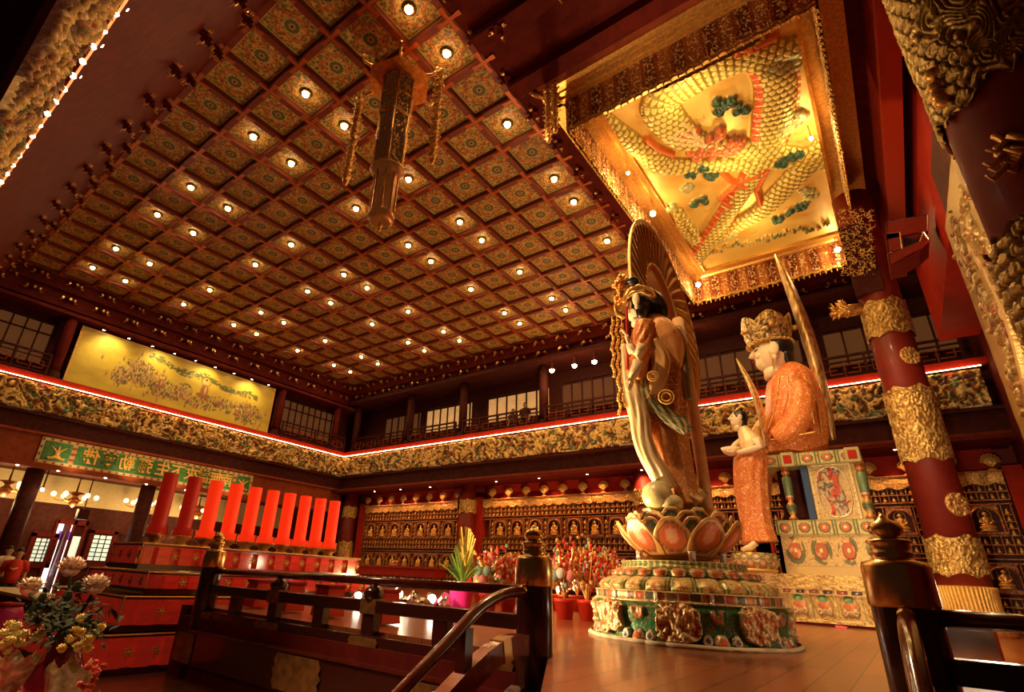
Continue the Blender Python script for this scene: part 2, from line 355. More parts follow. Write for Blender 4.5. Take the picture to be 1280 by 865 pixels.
# upper walls behind the gallery
mb = MB(); mb.box((-29.6, -1, 7.6), (-29.4, 23, ZC+.3)); struct('wall_left_upper', mb, M['dark'])
mb = MB(); mb.box((-29.6, 24.0, 7.6), (5, 24.2, ZC+.3)); mb.box((-29, 22.0, 11.3), (4, 24, 11.5)); struct('wall_back_upper', mb, M['dark'])
mb = MB(); mb.box((-29, 23.2, -1), (4.2, 23.5, 7.4)); struct('wall_back', mb, M['red'])
mb = MB(); mb.box((3.4, 10.2, -1), (3.7, 24, ZC+.3)); struct('wall_right', mb, M['darkred'])
# cornices hung under the ceiling edge (back, left), sloped soffit (front)
def strip(name, pts, m):         # hexa along an axis
    mb = MB(); mb.hexa(pts); return struct(name, mb, m)
mb = MB(); mb.box((-29, GY1+.0, 12.0), (4, 24, 12.62)); mb.box((-29, GY1+.25, 11.5), (4, 24, 12.0)); struct('trim_back_upper', mb, M['darkred'])
mb = MB(); mb.box((-29.5, 1, 12.0), (GX0, 23, 12.62)); mb.box((-29.5, 1, 11.3), (GX0-.25, 23, 12.0)); mb.box((-29.5, 1, 10.95), (GX0+.08, 23, 11.1)); struct('trim_left_upper', mb, M['darkred'])
yF, zF = GY0-.05, ZC+.02
mb = MB(); mb.hexa([(-30, .62, 7.7), (3.4, .62, 7.7), (3.4, yF, zF), (-30, yF, zF), (-30, .3, 8.0), (3.4, .3, 8.0), (3.4, yF-.3, zF+.3), (-30, yF-.3, zF+.3)])
struct('wall_front_soffit', mb, M['darkred'])
# brackets --------------------------------------------------------------
def bracket_mesh():
    mb = MB()
    mb.box((-.10, -.02, -.12), (.10, .40, .0), 0); mb.box((-.30, .12, -.10), (.30, .24, .02), 0); mb.box((-.05, .3, -.22), (.05, .55, -.10), 0)
    sides = []
    for x in (-.30, .30):
        tips = MB(); sides.append(tips); tips.box((x-.05, .11, -.11), (x+.05, .25, .03)); tips.tube([(x, .18, -.12), (x+math.copysign(.05, x), .18, -.2), (x+math.copysign(.14, x), .18, -.17)], .025, 6)
    tips = MB(); tips.box((-.055, .50, -.23), (.055, .60, -.09)); tips.tube([(0,.55,-.22),(0,.62,-.28),(0,.72,-.24)], .028, 6); tips.box((-.03, .40, -.13), (.03, .52, -.10))
    return mb.mesh('bracket_arm', M['darkred']), [q.mesh('gilt_tip', M['gold']) for q in sides+[tips]]
BA, BT = bracket_mesh()
bproto = None
def bracket(loc, rz, label, group, s=1.0, tilt=0):
    global bproto
    if bproto is None:
        bproto = empty('roof_bracket', label, 'bracket', loc, group); obj('bracket_arm', BA, [], bproto); [obj('gilt_tip', q, [], bproto) for q in BT]; o = bproto
    else: o = dup(bproto, loc, label=label); o['group'] = group
    o.rotation_euler = (tilt, 0, rz); o.scale = (s, s, s); return o
for b in range(NB+6):
    x = C0X+CX*b
    if x > 3: break
    for t, (y, z) in enumerate(((GY1-.0, 12.42), (GY1+.25, 11.9))):
        bracket((x, y, z), PI, 'gilt tipped roof bracket in %s tier on back wall, %s from the left' % (('upper', 'lower')[t], ordw(b+1)), 'brackets along the back cornice', .8)
for a in range(NA):
    y = C0Y-CY*a
    for t, (x, z) in enumerate(((GX0, 12.42), (GX0-.25, 11.75))):
        bracket((x, y, z), -PI/2, 'gilt tipped roof bracket in %s tier on left wall, %s from the far corner' % (('upper', 'lower')[t], ordw(a+1)), 'brackets along the left cornice', .8)
sl = Vector((0, yF-.62, zF-7.7))
for b in range(1, NB+1):
    for t, k in enumerate((.86, .60)):
        p = Vector((C0X+CX*(b-1), .62, 7.7)) + sl*k
        bracket(p, 0, 'gilt tipped roof bracket in %s row of front soffit, %s from the left' % (('upper', 'lower')[t], ordw(b)), 'brackets on the sloping front soffit', .62, -.45)
for a in range(NA):
    y = C0Y-CY*a
    if y < 4: continue
    bracket((GX1+.35, y, ZC-.05), PI/2, 'gilt tipped bracket right of the coffers, %s from the back wall' % ordw(a+1), 'brackets right of the coffered ceiling', .6)
# beams on the dark ceiling near the canopy (setting)
mb = MB()
for i, y in enumerate((2.6, 4.6, 6.6, 8.2)): mb.box((GX1+.2, y-.22, ZC-.30), (4, y+.22, ZC))
struct('ceiling_beams', mb, M['darkred'])
for i, y in enumerate((4.3, 6.3)):
    for j, x in enumerate((-4.9, -3.4, -1.9)):
        bracket((x, y+.1, ZC-.3), 0, 'gilt tipped bracket on %s dark beam before canopy, %s from left' % (('nearer', 'farther')[i], ordw(j+1)), 'brackets on the beams before the canopy', .55)
# red beams over the right side
mb = MB(); mb.box((1.75, 3.5, 11.3), (2.15, 22, ZC)); struct('trim_red_beam', mb, mat('bright_red_beam_paint', (.42, .04, .012), .4))
mb = MB(); mb.box((2.4, 3.5, 8.6), (3.4, 21.8, ZC)); struct('wall_right_upper', mb, M['redb'])
# ------------------------------------------------------------ dragon friezes
def frieze(label, L, place, seed, res=.035, H=1.3, glow=True):
    n = int(L/res); m = int(H/res); u = np.linspace(0, L, n); v = np.linspace(0, H, m); V, U = np.meshgrid(v, u, indexing='ij')
    o = seed*13.7
    wx = fbm(U*2.2+o, V*2.2, 2)*3; wy = fbm(U*2.2+o+40, V*2.2+9, 2)*3
    rid = 1-np.abs(2*fbm(U*4.2+wx+o, V*4.2+wy, 2)-1)*2.8; rid2 = 1-np.abs(2*vn(U*13+wx*2+o, V*13+wy*2)-1)*1.7
    curl = np.abs(np.sin(fbm(U*2.4+o, V*2.4, 2)*40)); D = (np.clip(rid, 0, 1)*.12 + np.clip(rid2, 0, 1)*.07 + curl*.06)*(.7 if seed == 3 else 1)
    env = np.clip(np.minimum(v, H-v)/.09, 0, 1)[:, None]; D = D*env+.01
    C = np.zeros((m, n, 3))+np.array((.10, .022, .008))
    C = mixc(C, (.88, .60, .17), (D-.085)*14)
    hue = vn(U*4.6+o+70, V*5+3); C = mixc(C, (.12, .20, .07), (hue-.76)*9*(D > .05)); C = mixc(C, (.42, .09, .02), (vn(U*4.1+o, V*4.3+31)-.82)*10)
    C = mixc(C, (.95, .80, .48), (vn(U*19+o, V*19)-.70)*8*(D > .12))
    C = mixc(C, (.82, .72, .38), ((V < .10) & (np.sin(U*2.2+o) > .55)).astype(float))
    P = np.zeros((m, n, 3)); fr = place                                  # (origin, U, V, N)
    for k in range(3): P[..., k] = fr[0][k] + fr[1][k]*U + fr[2][k]*V + fr[3][k]*D
    t = empty('dragon_frieze', label, 'carved frieze', fr[0], 'gilded dragon friezes round the hall'); inv = Vector(fr[0])
    P -= np.array(inv)
    obj('carved_relief', MB().grid(P, C), M['vf'], t, smooth=True)
    U0, V0, N0 = map(Vector, fr[1:]); z = Vector((0,0,0))
    mb = MB(); mb.hexa([z-N0*.08, z+U0*L-N0*.08, z+U0*L+V0*H-N0*.08, z+V0*H-N0*.08, z+N0*.012, z+U0*L+N0*.012, z+U0*L+V0*H+N0*.012, z+V0*H+N0*.012]); obj('backing_board', mb, M['dark'], t)
    return t
X3, Y3, Z3 = (1,0,0), (0,1,0), (0,0,1)
frieze('gold dragon frieze running along the left wall', WBY+1.2, ((WLX, -1.0, ZF0), Y3, Z3, X3), 1)
frieze('gold dragon frieze running along the back wall', 31.4, ((WLX, WBY, ZF0), X3, Z3, (0,-1,0)), 2)
fv = Vector((0, .50, 1.25)); fv.normalize(); pass
ft = frieze('near gold dragon frieze crossing the upper left corner of the photo', 24, ((-27.5, .02, 6.42), X3, tuple(fv), (0, fv.z, -fv.y)), 3, res=.022, H=1.32)
def led(label, a, b, group='light strips over the dragon friezes', m=None):
    mb = MB(); mb.tube([a, b], .016, 6); return tag(obj('light_strip', mb, m or M['led']), label, 'light strip', group)
led('glowing light strip above the left wall dragon frieze', (WLX+.17, -1, ZF1+.03), (WLX+.17, WBY-.1, ZF1+.03))
led('glowing light strip above the back wall dragon frieze', (WLX+.2, WBY-.17, ZF1+.03), (3.2, WBY-.17, ZF1+.03))
led('glowing light strip edging the near dragon frieze overhead', (-27, .62, 7.66), (-3, .62, 7.66), m=mat('dim_strip_glow', (1,.4,.3), .4, emit=(1, .20, .06), es=2.2))
for i in range(26):
    p = (-15.5+i*.42, .60, 7.63); mb = MB(); mb.ball((0,0,0), .05, 8)
    if i == 0: fp = tag(obj('frieze_bulb', mb, mat('tiny_bulb_glow', (1,.8,.6), .4, emit=(1,.62,.36), es=4) if i == 0 else None, loc=p, smooth=True), 'x', 'bulb', 'tiny bulbs on the near frieze edge'); o = fp
    else: o = dup(fp, p)
    o['label'] = 'tiny lit bulb on the near frieze rim, %s from the left' % ordw(i+1)
for i, (px, py) in enumerate(((153, 6), (122, 52), (95, 91))):
    p = atz(px, py, 7.9); mb = MB(); mb.ball((0,0,0), (.09,.09,.07), 10)
    o = tag(obj('soffit_lamp', mb, M['bulbs'], loc=(p.x, p.y, p.z), smooth=True), '%s round white lamp on front soffit beside the near frieze' % ('topmost', 'middle', 'lowest')[i], 'lamp', 'soffit lamps by the near frieze')
    o.location = (p.x, p.y, p.z)
# ------------------------------------------------------------ mural, banner (left wall)
def stamp(C, U, V, cx, cy, rx, ry, col, soft=.25, a=1.0):
    d = ((U-cx)/rx)**2+((V-cy)/ry)**2; return mixc(C, col, np.clip((1-d)/soft, 0, 1)*a)
ml, mr = 6.15, 16.4; L = mr-ml; H = 2.75; n, m = 900, 242
V, U = np.meshgrid(np.linspace(0, H, m), np.linspace(0, L, n), indexing='ij'); rg = random.Random(5)
C = np.zeros((m, n, 3))+np.array((.66, .50, .07)); C = mixc(C, (.50, .36, .05), (fbm(U*.8, V*1.5)-.45)*3); C = mixc(C, (.22, .17, .05), (.10-np.abs(fbm(U*2.4, V*3, 3)-.5))*1.0*(U < 2.6))
bd_ = np.clip(1-np.abs(V-(2.34-.085*(U-3)+.10*np.sin(U*2.3)))/(.10+.22*fbm(U*2.5, V*0+3, 2)), 0, 1)*(U > 3)*(U < 9.3); tn = fbm(U*9, V*13, 3); C = mixc(C, (.07,.11,.035), (bd_ > .05)*np.clip((tn+bd_*.25-.55)*14, 0, .92)); C = mixc(C, (.20,.13,.05), (bd_ > 0)*np.clip((fbm(U*14+9, V*16, 2)-.62)*10, 0, .7))
def folk(cx, cy, n_, sx, sy):
    global C
    dn = np.exp(-((U-cx)/(sx*1.5))**2-((V-cy-.1)/(sy*1.7+.12))**2); C = mixc(C, (.22,.10,.04), (dn > .35)*np.clip((fbm(U*11, V*9, 2)-.50)*9, 0, .85)); C = mixc(C, (.06,.08,.04), (dn > .35)*np.clip((fbm(U*9+50, V*8, 2)-.58)*9, 0, .8))
    for k in range(int(n_*1.5)):
        x = cx+rg.gauss(0, sx); y = cy+rg.gauss(0, sy); c = rg.choice([(.26,.07,.05),(.14,.10,.05),(.42,.26,.10),(.07,.09,.05),(.40,.12,.07),(.55,.42,.18)])
        C = stamp(C, U, V, x, y, .055, .13, c, .7, .8); C = stamp(C, U, V, x, y+.15, .055, .055, (.25,.14,.04), .3); C = stamp(C, U, V, x, y+.15, .036, .04, (.66,.47,.24), .4)
folk(2.9, 1.25, 80, .50, .33); folk(2.1, .9, 20, .3, .2); folk(7.2, .95, 36, .45, .12); folk(8.9, .75, 60, .5, .3); folk(4.2, .75, 34, .5, .22); folk(5.1, 1.0, 16, .3, .2); folk(6.2, .6, 20, .6, .12)
for (x, y, s) in ((3.9, 1.0, .8), (6.15, 1.15, 1.25), (8.2, .62, .6)):
    C = stamp(C, U, V, x, y+.62*s, .23*s, .23*s, (.30,.14,.05), .12); C = stamp(C, U, V, x, y+.62*s, .19*s, .19*s, (.66,.50,.10), .2)
    C = stamp(C, U, V, x, y, .36*s, .13*s, (.26,.12,.05), .4); C = stamp(C, U, V, x, y+.22*s, .19*s, .32*s, (.33,.12,.06), .4); C = stamp(C, U, V, x+.04*s, y+.26*s, .06*s, .22*s, (.60,.40,.2), .5); C = stamp(C, U, V, x, y+.60*s, .08*s, .11*s, (.72,.48,.28)); C = stamp(C, U, V, x, y+.72*s, .065*s, .055*s, (.1,.05,.03))
C = stamp(C, U, V, 7.7, .62, .15, .13, (.04,.11,.07), .6, .8)
t = empty('wall_mural', 'long yellow mural of Buddha among disciples on the upper left wall', 'mural', (-28.55, ml, 7.98))
P = np.stack([np.zeros_like(U)+.04, U, V], -1); obj('painted_panel', MB().grid(P, C), M['vp'], t)
mb = MB(); mb.box((-.06, -.1, -.08), (.03, L+.1, 0)); mb.box((-.06, -.1, H), (.03, L+.1, H+.08)); mb.box((-.06, -.1, 0), (.03, 0, H)); mb.box((-.06, L, 0), (.03, L+.1, H)); mb.box((-.08, 0, 0), (0, L, H)); obj('frame', mb, M['goldp'], t)
for i in range(9):
    y = ml+.7+i*1.12
    e = (-28.24, y, 10.93)
    if i == 0:
        sp_ = empty('mural_spotlight', '', 'spotlight', e, 'spotlights over the mural'); mb = MB(); mb.lathe([(.07,-.12),(.08,0),(.05,.04)], n=12); obj('can', mb, M['dark'], sp_); mb = MB(); mb.lathe([(.055,-.125),(.01,-.135)], n=12); obj('lens', mb, M['bulbs'], sp_); o = sp_
    else: o = dup(sp_, e)
    o['label'] = 'small spotlight under the cornice above the mural, %s from the left' % ordw(i+1)
for y, p in ((ml+1.2, 80), (ml+3.5, 60), (ml+6, 60), (ml+8.6, 70)): lamp('SPOT', (-27.6, y, 10.9), p*2.2, .1, (1, .72, .22), (-28.5, y, 9.6), 100, .8)
# banner with gold characters
by0, by1, bz0, bz1 = 6.05, 16.05, 4.30, 5.40; L = by1-by0; H = bz1-bz0; n, m = 700, 80
V, U = np.meshgrid(np.linspace(0, H, m), np.linspace(0, L, n), indexing='ij')
C = np.zeros((m, n, 3))+np.array((.03, .16, .04)); C = mixc(C, (.09, .30, .06), (.06-np.abs(fbm(U*5, V*5)-.5))*14)
ed = np.minimum(np.minimum(U, L-U), np.minimum(V, H-V)); bd = ed < .13
C[bd] = (.60, .42, .18); C[bd & (((U*3.2) % 1 < .35) & (V < .13) | ((U*3.2) % 1 < .35) & (V > H-.13) | ((V*3.2) % 1 < .4) & (V >= .13) & (V <= H-.13)) & (np.abs(ed-.065) < .04)] = (.22, .05, .02)
for x in (1.28, L-1.05):
    s_ = (np.abs(U-x) < .10) & (ed > .13); C[s_] = (.50, .30, .12); C[s_ & ((V*4) % 1 < .4)] = (.30, .05, .02)
t = empty('inscription_board', 'green signboard with gold characters and patterned border on left wall', 'signboard', (-28.33, by0, bz0))
obj('board', MB().grid(np.stack([np.zeros_like(U)+.06+.012*(ed < .13), U, V], -1), C), M['vp'], t)
mb = MB(); mb.box((0, 0, 0), (.055, L, H)); obj('backing', mb, M['dark'], t)
for x in (.70, L-.55):
    mb = MB()
    for s_ in (-1, 1): mb.tube([(.08, x, .48), (.08, x+s_*.12, .62), (.08, x+s_*.30, .78)], [.05, .04, .02], 6); mb.tube([(.08, x, .42), (.08, x+s_*.18, .26), (.08, x+s_*.34, .30)], [.05, .05, .02], 6)
    mb.ball((.08, x, .50), (.05, .10, .14), 10); mb.tube([(.08, x-.3, .24), (.09, x, .32), (.08, x+.3, .24)], .05, 6); mb.tube([(.08,x,.3),(.08,x,.8)], .05, 6)
    obj('emblem', mb, M['goldp'], t)
for y in (7.3, 9.6, 11.9, 14.4): lamp('SPOT', (-27.3, y, 4.3), 42, .1, (1,.72,.34), (-28.3, y+.2, 4.85), 120, .9)
chars = '佛尊勒彌生下來當無南'; xs = [1.95, 2.72, 3.48, 4.28, 5.12, 5.85, 6.55, 7.2, 7.85, 8.45]
for i, (ch, x) in enumerate(zip(chars, xs)):
    cu = bpy.data.curves.new('character', 'FONT'); cu.body = ch; cu.size = .72; cu.extrude = .03; cu.offset = .012; cu.align_x = 'CENTER'; cu.align_y = 'CENTER'
    tmp = bpy.data.objects.new('character', cu); COL.objects.link(tmp); dg = bpy.context.evaluated_depsgraph_get(); me = bpy.data.meshes.new_from_object(tmp.evaluated_get(dg)); bpy.data.objects.remove(tmp)
    me.materials.clear(); me.materials.append(M['goldp']); o = bpy.data.objects.new('character', me); COL.objects.link(o); o.parent = t
    o.matrix_local = Matrix(((0,0,1,.09), (-1,0,0,x), (0,1,0,H/2), (0,0,0,1)))
# columns on the left (upper posts flank the mural, lower ones carry the gallery)
def column(name, label, x, y, z0, z1, r, m, group, cap=None):
    t = empty(name, label, 'column', (x, y, z0), group); h = z1-z0
    mb = MB(); mb.lathe([(r, .35), (r, h-.01)], n=28); obj('shaft', mb, m, t, smooth=True)
    mb = MB(); mb.lathe([(r*1.35, 0), (r*1.4, .12), (r*1.2, .2), (r*1.25, .28), (r*1.02, .36)], n=28); obj('base', mb, M['gold'] if cap else M['dark'], t, smooth=True)
    if cap:
        n, m_ = 170, 120
        for (a, b) in cap:
            V, U = np.meshgrid(np.linspace(0, 1, m_), np.linspace(0, 2*PI, n, endpoint=False), indexing='ij')
            W_ = fbm(U*6, V*(b-a)*5, 2)*2.5; rd = np.clip(1-np.abs(2*fbm(U*9+W_, V*(b-a)*9+W_, 2)-1)*2.6, 0, 1); D = .02+.035*rd; CB = np.zeros(U.shape+(3,))+np.array((.40,.22,.045)); CB = mixc(CB, (.85,.60,.20), rd*1.6-.3); sc = .10*np.abs(np.sin(U*3)); Z = a + V*(b-a) + np.where(V > .9, -sc, 0) + np.where(V < .1, sc, 0)
            obj('gilt_band', MB().grid(np.stack([(r+D)*np.cos(U), (r+D)*np.sin(U), Z-z0], -1), CB, wrap=True), M['vg'], t, smooth=True)
    return t
for i, (y, d) in enumerate(((1.6, 'out at far left'), (6.3, 'left of the doorway'), (10.9, 'right of the doorway'), (16.6, 'behind the red cylinders'))):
    column('gallery_column', 'dark red gallery column on left wall, %s' % d, -28.6, y, -1, 4.1, .33, M['dark'], 'columns under the left gallery')
for i, y in enumerate((1.4, 5.6, 16.95, 21.3)):
    column('upper_column', 'dark red upper column on left wall, %s' % ('farthest left', 'left of the mural', 'right of the mural', 'next to the hall corner')[i], -28.45, y, 7.93, 10.95, .22, M['darkred'], 'upper columns on the left wall')
for i, x in enumerate((-27.3, -17.75, -8.2)):
    column('shrine_column', 'red column with gilt bands on back wall, %s' % ('by the left corner', 'between the two shrine walls', 'behind the standing statue')[i], x, 22.55, 0, 5.3, .42, M['red'], 'columns along the shrine wall', [(3.7, 4.5), (1.1, 2.4)])
for i, x in enumerate((-28.0, -22.9, -18.6, -13.2, -7.6, -1.2)):
    column('upper_column', 'dark gallery column on back wall, %s from the left' % ordw(i+1), x, 22.75, 7.93, 11.4, .24, M['dark'], 'gallery columns on the back wall')
# balustrades with fret pattern
def balustrade(label, p, q, h=.95, group='fretwork balustrades of the gallery'):
    p = Vector(p); q = Vector(q); L = (q-p).length; U0 = (q-p).normalized(); t = empty('gallery_balustrade', label, 'balustrade', p, group)
    mb = MB(); mb.beam(Vector((0,0,h)), U0*L+Vector((0,0,h)), .1, .08); mb.beam(Vector((0,0,h*.78)), U0*L+Vector((0,0,h*.78)), .05, .05); mb.beam(Vector((0,0,.12)), U0*L+Vector((0,0,.12)), .05, .05); obj('rails', mb, M['dark'], t)
    nP = max(1, round(L/1.15)); pw = L/nP; fr = MB(); ps = MB()
    for i in range(nP+1): ps.beam(U0*(pw*i), U0*(pw*i)+Vector((0,0,h+.04)), .08, .08, up=U0)
    for i in range(nP):
        o = U0*(pw*i); P_ = lambda u, v: o+U0*(u*pw)+Vector((0,0,.12+v*(h*.66)))
        for a, b in (((.15,.25),(.45,.25)), ((.15,.5),(.32,.5)), ((.15,.75),(.45,.75)), ((.55,.25),(.85,.25)), ((.68,.5),(.85,.5)), ((.55,.75),(.85,.75)), ((.15,.25),(.15,.75)), ((.85,.25),(.85,.75)), ((.45,.5),(.55,.5)), ((.5,.0),(.5,1)), ((.0,.5),(.15,.5)), ((.85,.5),(1,.5))):
            pa, pb = P_(*a), P_(*b); fr.beam(pa, pb, .03, .035, up=(0,0,1) if abs(a[1]-b[1]) < .01 else U0)
    obj('fretwork', fr, M['brown'], t)
    pm = MB().beam((0,0,0), (0,0,h+.04), .08, .08, up=U0).mesh('post', M['dark'])
    for i in range(nP+1): o = obj('post', pm, None, t); o.location = U0*(pw*i)
    return t
for i, (a, b) in enumerate(((-1, 5.3), (17.2, 22.0))): balustrade('fretwork balustrade on left gallery, %s' % ('left of the mural', 'right of the mural')[i], (-28.15, a, 7.93), (-28.15, b, 7.93))
bx_ = [-27.9, -22.9, -18.6, -13.2, -7.6, -1.2, 3.2]
for i in range(6): balustrade('fretwork balustrade on back gallery, %s bay from the left' % ordw(i+1), (bx_[i]+.25, 22.45, 7.93), (bx_[i+1]-.25, 22.45, 7.93))
# lit lattice panels on the back gallery wall
warmpane = mat('lit_paper_pane', (.6,.4,.2), .6, emit=(1, .50, .16), es=.42, noise=.2, nscale=3); dimpane = mat('dim_paper_pane', (.06,.02,.010), .8, emit=(1, .36, .10), es=.075)
dimpane.node_tree.nodes['Principled BSDF'].inputs['Specular IOR Level'].default_value = .1
for k, (x0, x1, m_) in enumerate(((-26.3, -23.2, dimpane), (-22.5, -18.95, warmpane), (-17.6, -13.6, warmpane), (-12.7, -8.0, dimpane), (-7.2, -1.6, dimpane), (-.8, 3.2, dimpane))):
    mb = MB(); mb.box((x0, 23.85, 9.05), (x1, 24.0, 10.5)); wn = struct('window_%d' % (k+1), mb, m_)
    fr = MB(); c = max(3, round((x1-x0)/.62))
    for j in range(c+1): x = x0+(x1-x0)*j/c; fr.box((x-.035, 23.78, 8.9), (x+.035, 23.86, 10.6))
    for z in (8.95, 9.15, 10.45, 10.58): fr.box((x0, 23.78, z-.03), (x1, 23.86, z+.03))
    struct('window_lattice', fr, M['dark'], wn)
for k, (x0, x1) in enumerate(((-1, 5.2), (17.2, 22))):
    mb = MB(); mb.box((-29.4, x0, 8.7), (-29.3, x1, 10.6)); wn = struct('window_%d' % (k+7), mb, dimpane); fr = MB(); c = round((x1-x0)/.5)
    for j in range(c+1): y = x0+(x1-x0)*j/c; fr.box((-29.3, y-.03, 8.6), (-29.22, y+.03, 10.7))
    for z in (8.65, 9.2, 10.1, 10.65): fr.box((-29.3, x0, z-.03), (-29.22, x1, z+.03))
    struct('window_lattice', fr, M['dark'], wn)
# ceiling edge lamps over the back gallery
for i, (px, py, y) in enumerate(((690, 463, 22.1), (718, 457, 22.1), (743, 452, 22.1), (863, 425, 22.1))):
    p = aty(px, py, y); t = empty('gallery_spotlight', '%s bright spotlight under the back cornice' % ('left one of three', 'middle one of three', 'right one of three', 'lone')[i] + (' beside the statue pole' if i == 3 else ''), 'spotlight', p, 'spotlights over the back gallery')
    mb = MB(); mb.ball((0,0,0), .12, 12); obj('bulb', mb, M['bulb'], t, smooth=True); mb = MB(); mb.lathe([(.04,0),(.04, .55)], n=8); mb.lathe([(.10,.10),(.13,.02),(.05,.2)], n=12); obj('stem', mb, M['dark'], t)
    lamp('POINT', (p.x, p.y-.25, p.z-.1), 30, .1)
# ============================================================ shrine walls with niches
def tiny_buddha():
    mb = MB(); mb.cur = (1,1,1)
    mb.lathe([(.055,0),(.06,.02),(.045,.035),(.062,.045),(.058,.065),(.038,.085),(.036,.115),(.016,.128),(.024,.145),(.024,.163),(.008,.182)], n=8); return mb.mesh('tiny_buddha', M['goldp'], True)
TB = tiny_buddha()
def niche_buddha():
    t = bpy.data.objects.new('niche_buddha', None); COL.objects.link(t); t.empty_display_size = .1
    mb = MB(); mb.lathe([(.20,0),(.22,.03),(.15,.06),(.20,.10),(.21,.13),(.17,.15)], n=16); obj('lotus_seat', mb, M['goldp'], t, smooth=True)
    mb = MB(); mb.ball((0,.0,.19), (.19,.13,.06), 12); mb.lathe([(.12,.15),(.115,.22),(.10,.32),(.115,.39),(.09,.42),(.035,.445),(.035,.47)], n=14, sy=.7); mb.tube([(-.11,.02,.39),(-.15,-.03,.28),(-.05,-.11,.22)], [.04,.035,.025], 8); mb.tube([(.11,.02,.39),(.15,-.03,.28),(.05,-.11,.22)], [.04,.035,.025], 8)
    obj('robed_body', mb, M['gold'], t, smooth=True)
    mb = MB(); mb.ball((0,-.01,.52), (.055,.06,.07), 12); mb.ball((0,-.07,.515), (.012,.015,.016), 6); mb.ball((-.057,0,.52), (.01,.015,.03), 6); mb.ball((.057,0,.52), (.01,.015,.03), 6); obj('head', mb, M['goldp'], t, smooth=True)
    mb = MB(); mb.ball((0,.01,.56), (.06,.06,.045), 10); mb.ball((0,.01,.61), (.025,.025,.025), 8); obj('hair', mb, M['black'], t, smooth=True)
    mb = MB(); mb.tube([(.15*math.cos(a), .09, .50+.16*math.sin(a)) for a in [k*PI/8 for k in range(17)]], .014, 6); obj('halo_ring', mb, M['goldp'], t, smooth=True)
    return t
NBp = niche_buddha(); nb_used = False
TINY = []
SY = 22.72                       # front face of the niche walls
def shrine(label, x0, x1, pitch=1.03, low=True):
    t = empty('niche_shrine_wall', label, 'shrine wall', (x0, SY, 0), 'niche walls of small Buddhas'); L = x1-x0; nb = int((L-.1)/pitch); off = (L-nb*pitch)/2
    panel = MB(); rails = MB(); arch = MB(); led_ = MB(); pc = .235
    rows_big = [(2.62, 3.42)]+([(1.02, 1.72)]); tiny_rows = [3.62, 3.86, 2.05, 2.30, .35, .60]
    panel.box((0, .25, 0), (L, .4, 4.1))
    for z in (3.46, 3.58, 3.83, 4.06, 2.54, 2.28, 2.02, 1.88, 1.76, .95, .82, .58, .33, .1): rails.box((0, -.02, z-.018), (L, .25, z+.018))
    mt = int(L/pc)
    for z in tiny_rows:
        for k in range(mt+1): x = k*L/mt; rails.box((x-.012, -.015, z-.02), (x+.012, .2, z+.22))
        for k in range(mt): TINY.append((x0+(k+.5)*L/mt, SY+.08, z-.0+.0, z))
    for (za, zb) in rows_big:
        for k in range(nb+1):
            x = off+k*pitch
            for s_ in (-.115, .115): rails.box((x+s_-.012, -.02, za-.1), (x+s_+.012, .24, zb+.08))
            nz = int((zb-za+.1)/.2)
            for j in range(nz): z = za-.08+j*.2; rails.box((x-.11, -.01, z-.012), (x+.11, .2, z+.012)); TINY.append((x0+x, SY+.08, z+.012, 9))
        for k in range(nb):
            cx = off+(k+.5)*pitch; hw = pitch/2-.13
            o = 12; outer = [(cx-hw, za), (cx-hw, zb), (cx+hw, zb), (cx+hw, za)]
            # arch frame: tube following the opening plus spandrels
            pts = [(cx-hw+.05, 0, za)]+[(cx-(hw-.05)*math.cos(PI*j/o), 0, zb-.36+.30*math.sin(PI*j/o)) for j in range(o+1)]+[(cx+hw-.05, 0, za)]
            arch.tube(pts, .03, 6)
            for j in range(o):
                a0, a1 = PI*j/o, PI*(j+1)/o; q0 = (cx-(hw-.05)*math.cos(a0), zb-.36+.30*math.sin(a0)); q1 = (cx-(hw-.05)*math.cos(a1), zb-.36+.30*math.sin(a1))
                arch.add([(q0[0],.02,q0[1]),(q1[0],.02,q1[1]),(q1[0],.02,zb+.02),(q0[0],.02,zb+.02)], [(0,1,2,3)])
            arch.box((cx-hw, -.06, za-.05), (cx+hw, .25, za+.03))
    obj('back_panel', panel, mat('niche_back_red', (.10,.010,.008), .6) if not shrine.m else shrine.m, t); shrine.m = t.children[0].data.materials[0]
    obj('niche_rails', rails, M['niche'], t); obj('niche_arches', arch, M['niche'], t)
    mb = MB(); n = int(L/.05); V, U = np.meshgrid(np.linspace(0, .30, 8), np.linspace(0, L, n), indexing='ij'); D = .05*fbm(U*6, V*9)+.03*np.abs(np.sin(U*PI/pitch*2))
    obj('carved_valance', mb.grid(np.stack([U, -.04-D, 4.10+V-.10*(V < .02)*np.abs(np.sin(U*6))], -1)), M['goldrel'], t, smooth=True)
    mb = MB(); mb.box((-.02, -.16, 4.40), (L+.02, .4, 4.45)); obj('ledge', mb, mat('pale_ledge', (.60,.26,.16), .4) if not shrine.l else shrine.l, t); shrine.l = t.children[-1].data.materials[0]
    mb = MB(); mb.box((0, .3, 4.45), (L, .42, 5.3)); obj('red_upper_board', mb, M['redb'], t)
    for s_, x in (('left', -.35), ('right', L+.35)): mb = MB(); mb.box((x-.3, .0, 0), (x+.3, .3, 4.6)); obj('red_side_board', mb, M['redb'], t)
    return t, off, nb
shrine.m = shrine.l = None
palm = None
